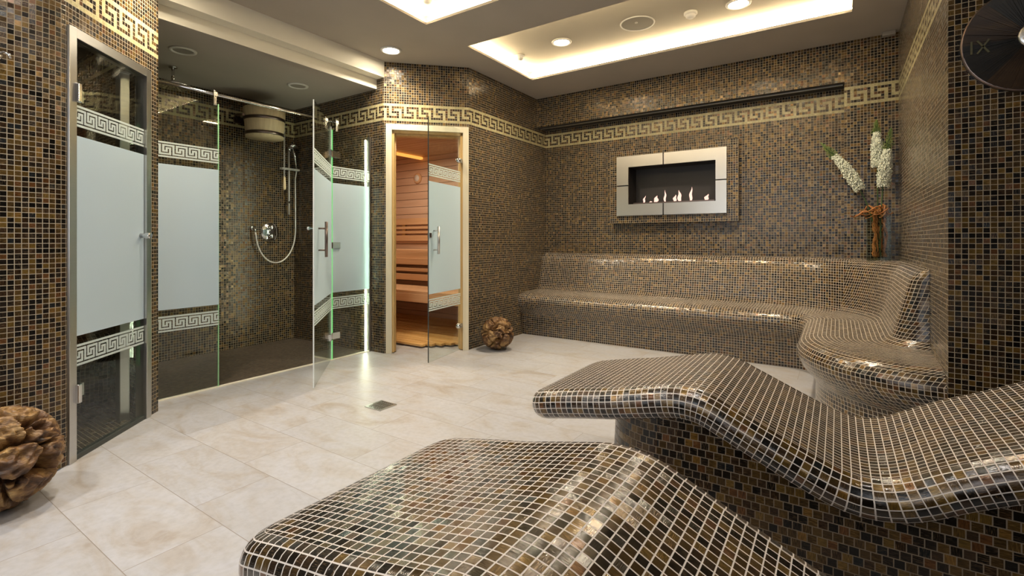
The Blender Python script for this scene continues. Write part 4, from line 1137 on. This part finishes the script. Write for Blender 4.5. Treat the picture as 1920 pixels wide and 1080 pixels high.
mb = MB(); mb.tube([(WX+0.002, yb2, 1.17), (WX+0.035, yb2, 1.17), (WX+0.045, yb2, 1.155), (WX+0.045, yb2, 1.13)], 0.012, 12); mb.lathe([(0, 0.0), (0.028, 0.0), (0.028, 0.008), (0, 0.01)], (WX, yb2, 1.17), (1, 0, 0)); mb.build('hose_outlet', 'chrome', t)
t = thing('shower_mixer', 'round chrome thermostatic mixer plate on the shower wall', 'tap', (WX, 2.80, 1.13))
mb = MB(); my, mz2 = 2.805, 1.133; mb.lathe([(0, 0.014), (0.094, 0.012), (0.098, 0.006), (0.098, 0)], (WX, my, mz2), (1, 0, 0), 48); mb.build('plate', 'chrome', t, merge=True)
for z in (mz2+0.045, mz2-0.045):
    mb = MB(); mb.lathe([(0, 0.065), (0.024, 0.063), (0.028, 0.05), (0.028, 0.014)], (WX, my, z), (1, 0, 0), 24); mb.tube([(WX+0.045, my, z), (WX+0.055, my-0.045, z+0.002)], 0.006, 10); mb.build('dial', 'chrome', t)
t = thing('rain_shower', 'round chrome rain shower head near the left end of the screens', 'shower', (-4.45, 1.72, 2.2))
mb = MB(); mb.lathe([(0, 0.0), (0.13, 0.0), (0.135, 0.008), (0.12, 0.016), (0.02, 0.03), (0, 0.03)], (-4.5, 1.76, 2.30), (0, 0, 1), 48); mb.build('head', 'chrome', t, merge=True)
mb = MB(); mb.cyl((-4.5, 1.76, 2.32), (-4.5, 1.76, SC), 0.012, 14); mb.build('drop_pipe', 'chrome', t)
mb = MB(); mb.lathe([(0, 0), (0.03, 0), (0.03, -0.01), (0, -0.012)], (-4.5, 1.76, SC), (0, 0, 1)); mb.build('ceiling_rose', 'chrome', t)

# ------------------------------------------------------------------ small fittings
t = thing('floor_drain', 'small square steel drain grate in the pale stone floor', 'drain', (-2.405, 2.10, 0))
mb = MB(); s_ = 0.066
for a, b, w_, h in ((0, -s_, 2*s_, .008), (0, s_, 2*s_, .008), (-s_, 0, .008, 2*s_), (s_, 0, .008, 2*s_)): mb.box((-2.405+a, 2.10+b, 0.002), (w_+.008, h+0.0, 0.004))
mb.build('drain_rim', 'steel', t)
mb = MB()
for k in range(-3, 4): mb.box((-2.405+k*0.018, 2.10, 0.0018), (0.006, 0.125, 0.003))
for k in (-2, 0, 2): mb.box((-2.405, 2.10+k*0.022, 0.002), (0.125, 0.005, 0.003))
mb.build('grate', 'steel', t)
mb = MB(); mb.box((-2.405, 2.10, 0.0006), (0.128, 0.128, 0.0008)); mb.build('sump', 'dark_steel', t)

def downlight(x, y, z, label, on=True, power=30, r=0.068, col=WARM):
    t = thing('downlight', label, 'ceiling light', (x, y, z), 'recessed ceiling spotlights' if on else 'unlit shower ceiling spots')
    mb = MB(); mb.lathe([(r, 0.0), (r+0.022, -0.001), (r+0.020, -0.008), (r+0.004, -0.012), (r-0.003, -0.002)], (x, y, z), (0, 0, 1), 36); mb.build('trim_ring', 'white_plastic', t)
    mb = MB(); mb.lathe([(0, -0.004), (r, -0.004)], (x, y, z), (0, 0, 1), 32); mb.build('lens', 'lamp' if on else 'speaker_grille', t)
    if on: area('downlight_beam', (x, y, z-0.02), 2*r, power, col, spread=2.3)
downlight(-3.225, 2.93, CEIL, 'lit ceiling spotlight in front of the sauna door', power=16)
downlight(-2.055, 3.87, CH, 'lit ceiling spotlight at the left of the far ceiling cove', power=22)
downlight(-0.62, 3.98, CH, 'lit ceiling spotlight cut by the top edge above the fireplace', power=22)
downlight(-1.9, 0.75, CEIL, 'added unseen fill spotlight above the open floor beside the near lounger', power=15, col=NEUT)  # added lamp out of view, fills the near floor with light
downlight(-0.5, 1.3, CEIL, 'added unseen fill spotlight above the loungers', power=6, col=NEUT)  # added fill lamp above the frame
downlight(-3.15, 1.25, CEIL, 'added unseen spotlight brightening the stepped beams in front of the steam room', power=16)  # added out of frame to brighten the beams and steam room wall
downlight(-2.4, -0.6, CEIL, 'added unseen fill spotlight by the left wall behind the viewer', power=14, col=NEUT)  # unseen lamp added as fill from behind
downlight(-4.05, 1.65, SC, 'unlit round spot in the shower ceiling above the left screen', on=False)
downlight(-4.10, 2.61, SC, 'unlit round spot in the shower ceiling above the open door', on=False)
t = thing('ceiling_speaker', 'large flat round speaker grille in the far ceiling cove', 'speaker', (-1.365, 3.886, CH))
mb = MB(); mb.lathe([(0.128, 0), (0.14, -0.001), (0.138, -0.006), (0.13, -0.007), (0.127, -0.003)], (-1.365, 3.886, CH), (0, 0, 1), 48); mb.build('rim', 'white_plastic', t)
mb = MB(); mb.lathe([(0, -0.004), (0.128, -0.003)], (-1.365, 3.886, CH), (0, 0, 1), 48); mb.build('grille', 'speaker_grille', t)
mb = MB(); mb.lathe([(0.006, -0.006), (0.01, -0.008), (0.011, -0.004)], (-1.365, 3.86, CH), (0, 0, 1), 16); mb.build('badge', 'white_plastic', t)
def detector(x, y, z, label, r=0.05):
    t = thing('smoke_detector', label, 'smoke detector', (x, y, z), 'round white detectors in the ceiling coves')
    mb = MB(); mb.lathe([(0, -0.001), (r, -0.001), (r, -0.016), (r*0.8, -0.022), (0, -0.022)], (x, y, z), (0, 0, 1), 32); mb.build('base', 'white_plastic', t, merge=True)
    mb = MB(); mb.lathe([(r*0.75, -0.022), (r*0.72, -0.036), (r*0.45, -0.046), (0, -0.048)], (x, y, z), (0, 0, 1), 32); mb.build('sensor_cap', 'white_plastic', t, merge=True)
detector(-2.545, 3.93, CH, 'round white detector at the left end of the far ceiling cove')
detector(-0.954, 3.929, CH, 'round white detector between the speaker and the right cove spotlight')
detector(-2.50, 2.62, CH, 'round white detector in the near ceiling cove at the top edge')
t = thing('motion_sensor', 'tiny white box in the ceiling corner above the pilaster', 'sensor', (0.34, 4.84, 2.68))
mb = MB(); mb.box((0.335, 4.86, 2.682), (0.085, 0.05, 0.034)); mb.build('housing', 'speaker_grille', t, bevel=0.004)
t = thing('robe_hook', 'small chrome robe hook on the left mosaic wall', 'hook', (LX, 0.51, 1.83))
mb = MB(); hy = 0.50; mb.lathe([(0, 0.0), (0.016, 0.0), (0.016, 0.006), (0, 0.008)], (LX, hy, 1.83), (1, 0, 0), 20); mb.build('rose', 'chrome', t)
mb = MB(); mb.tube([(LX, hy, 1.83), (LX+0.03, hy, 1.832), (LX+0.045, hy+0.012, 1.84), (LX+0.055, hy+0.026, 1.832), (LX+0.055, hy+0.03, 1.815)], 0.005, 10); mb.build('arm', 'chrome', t)
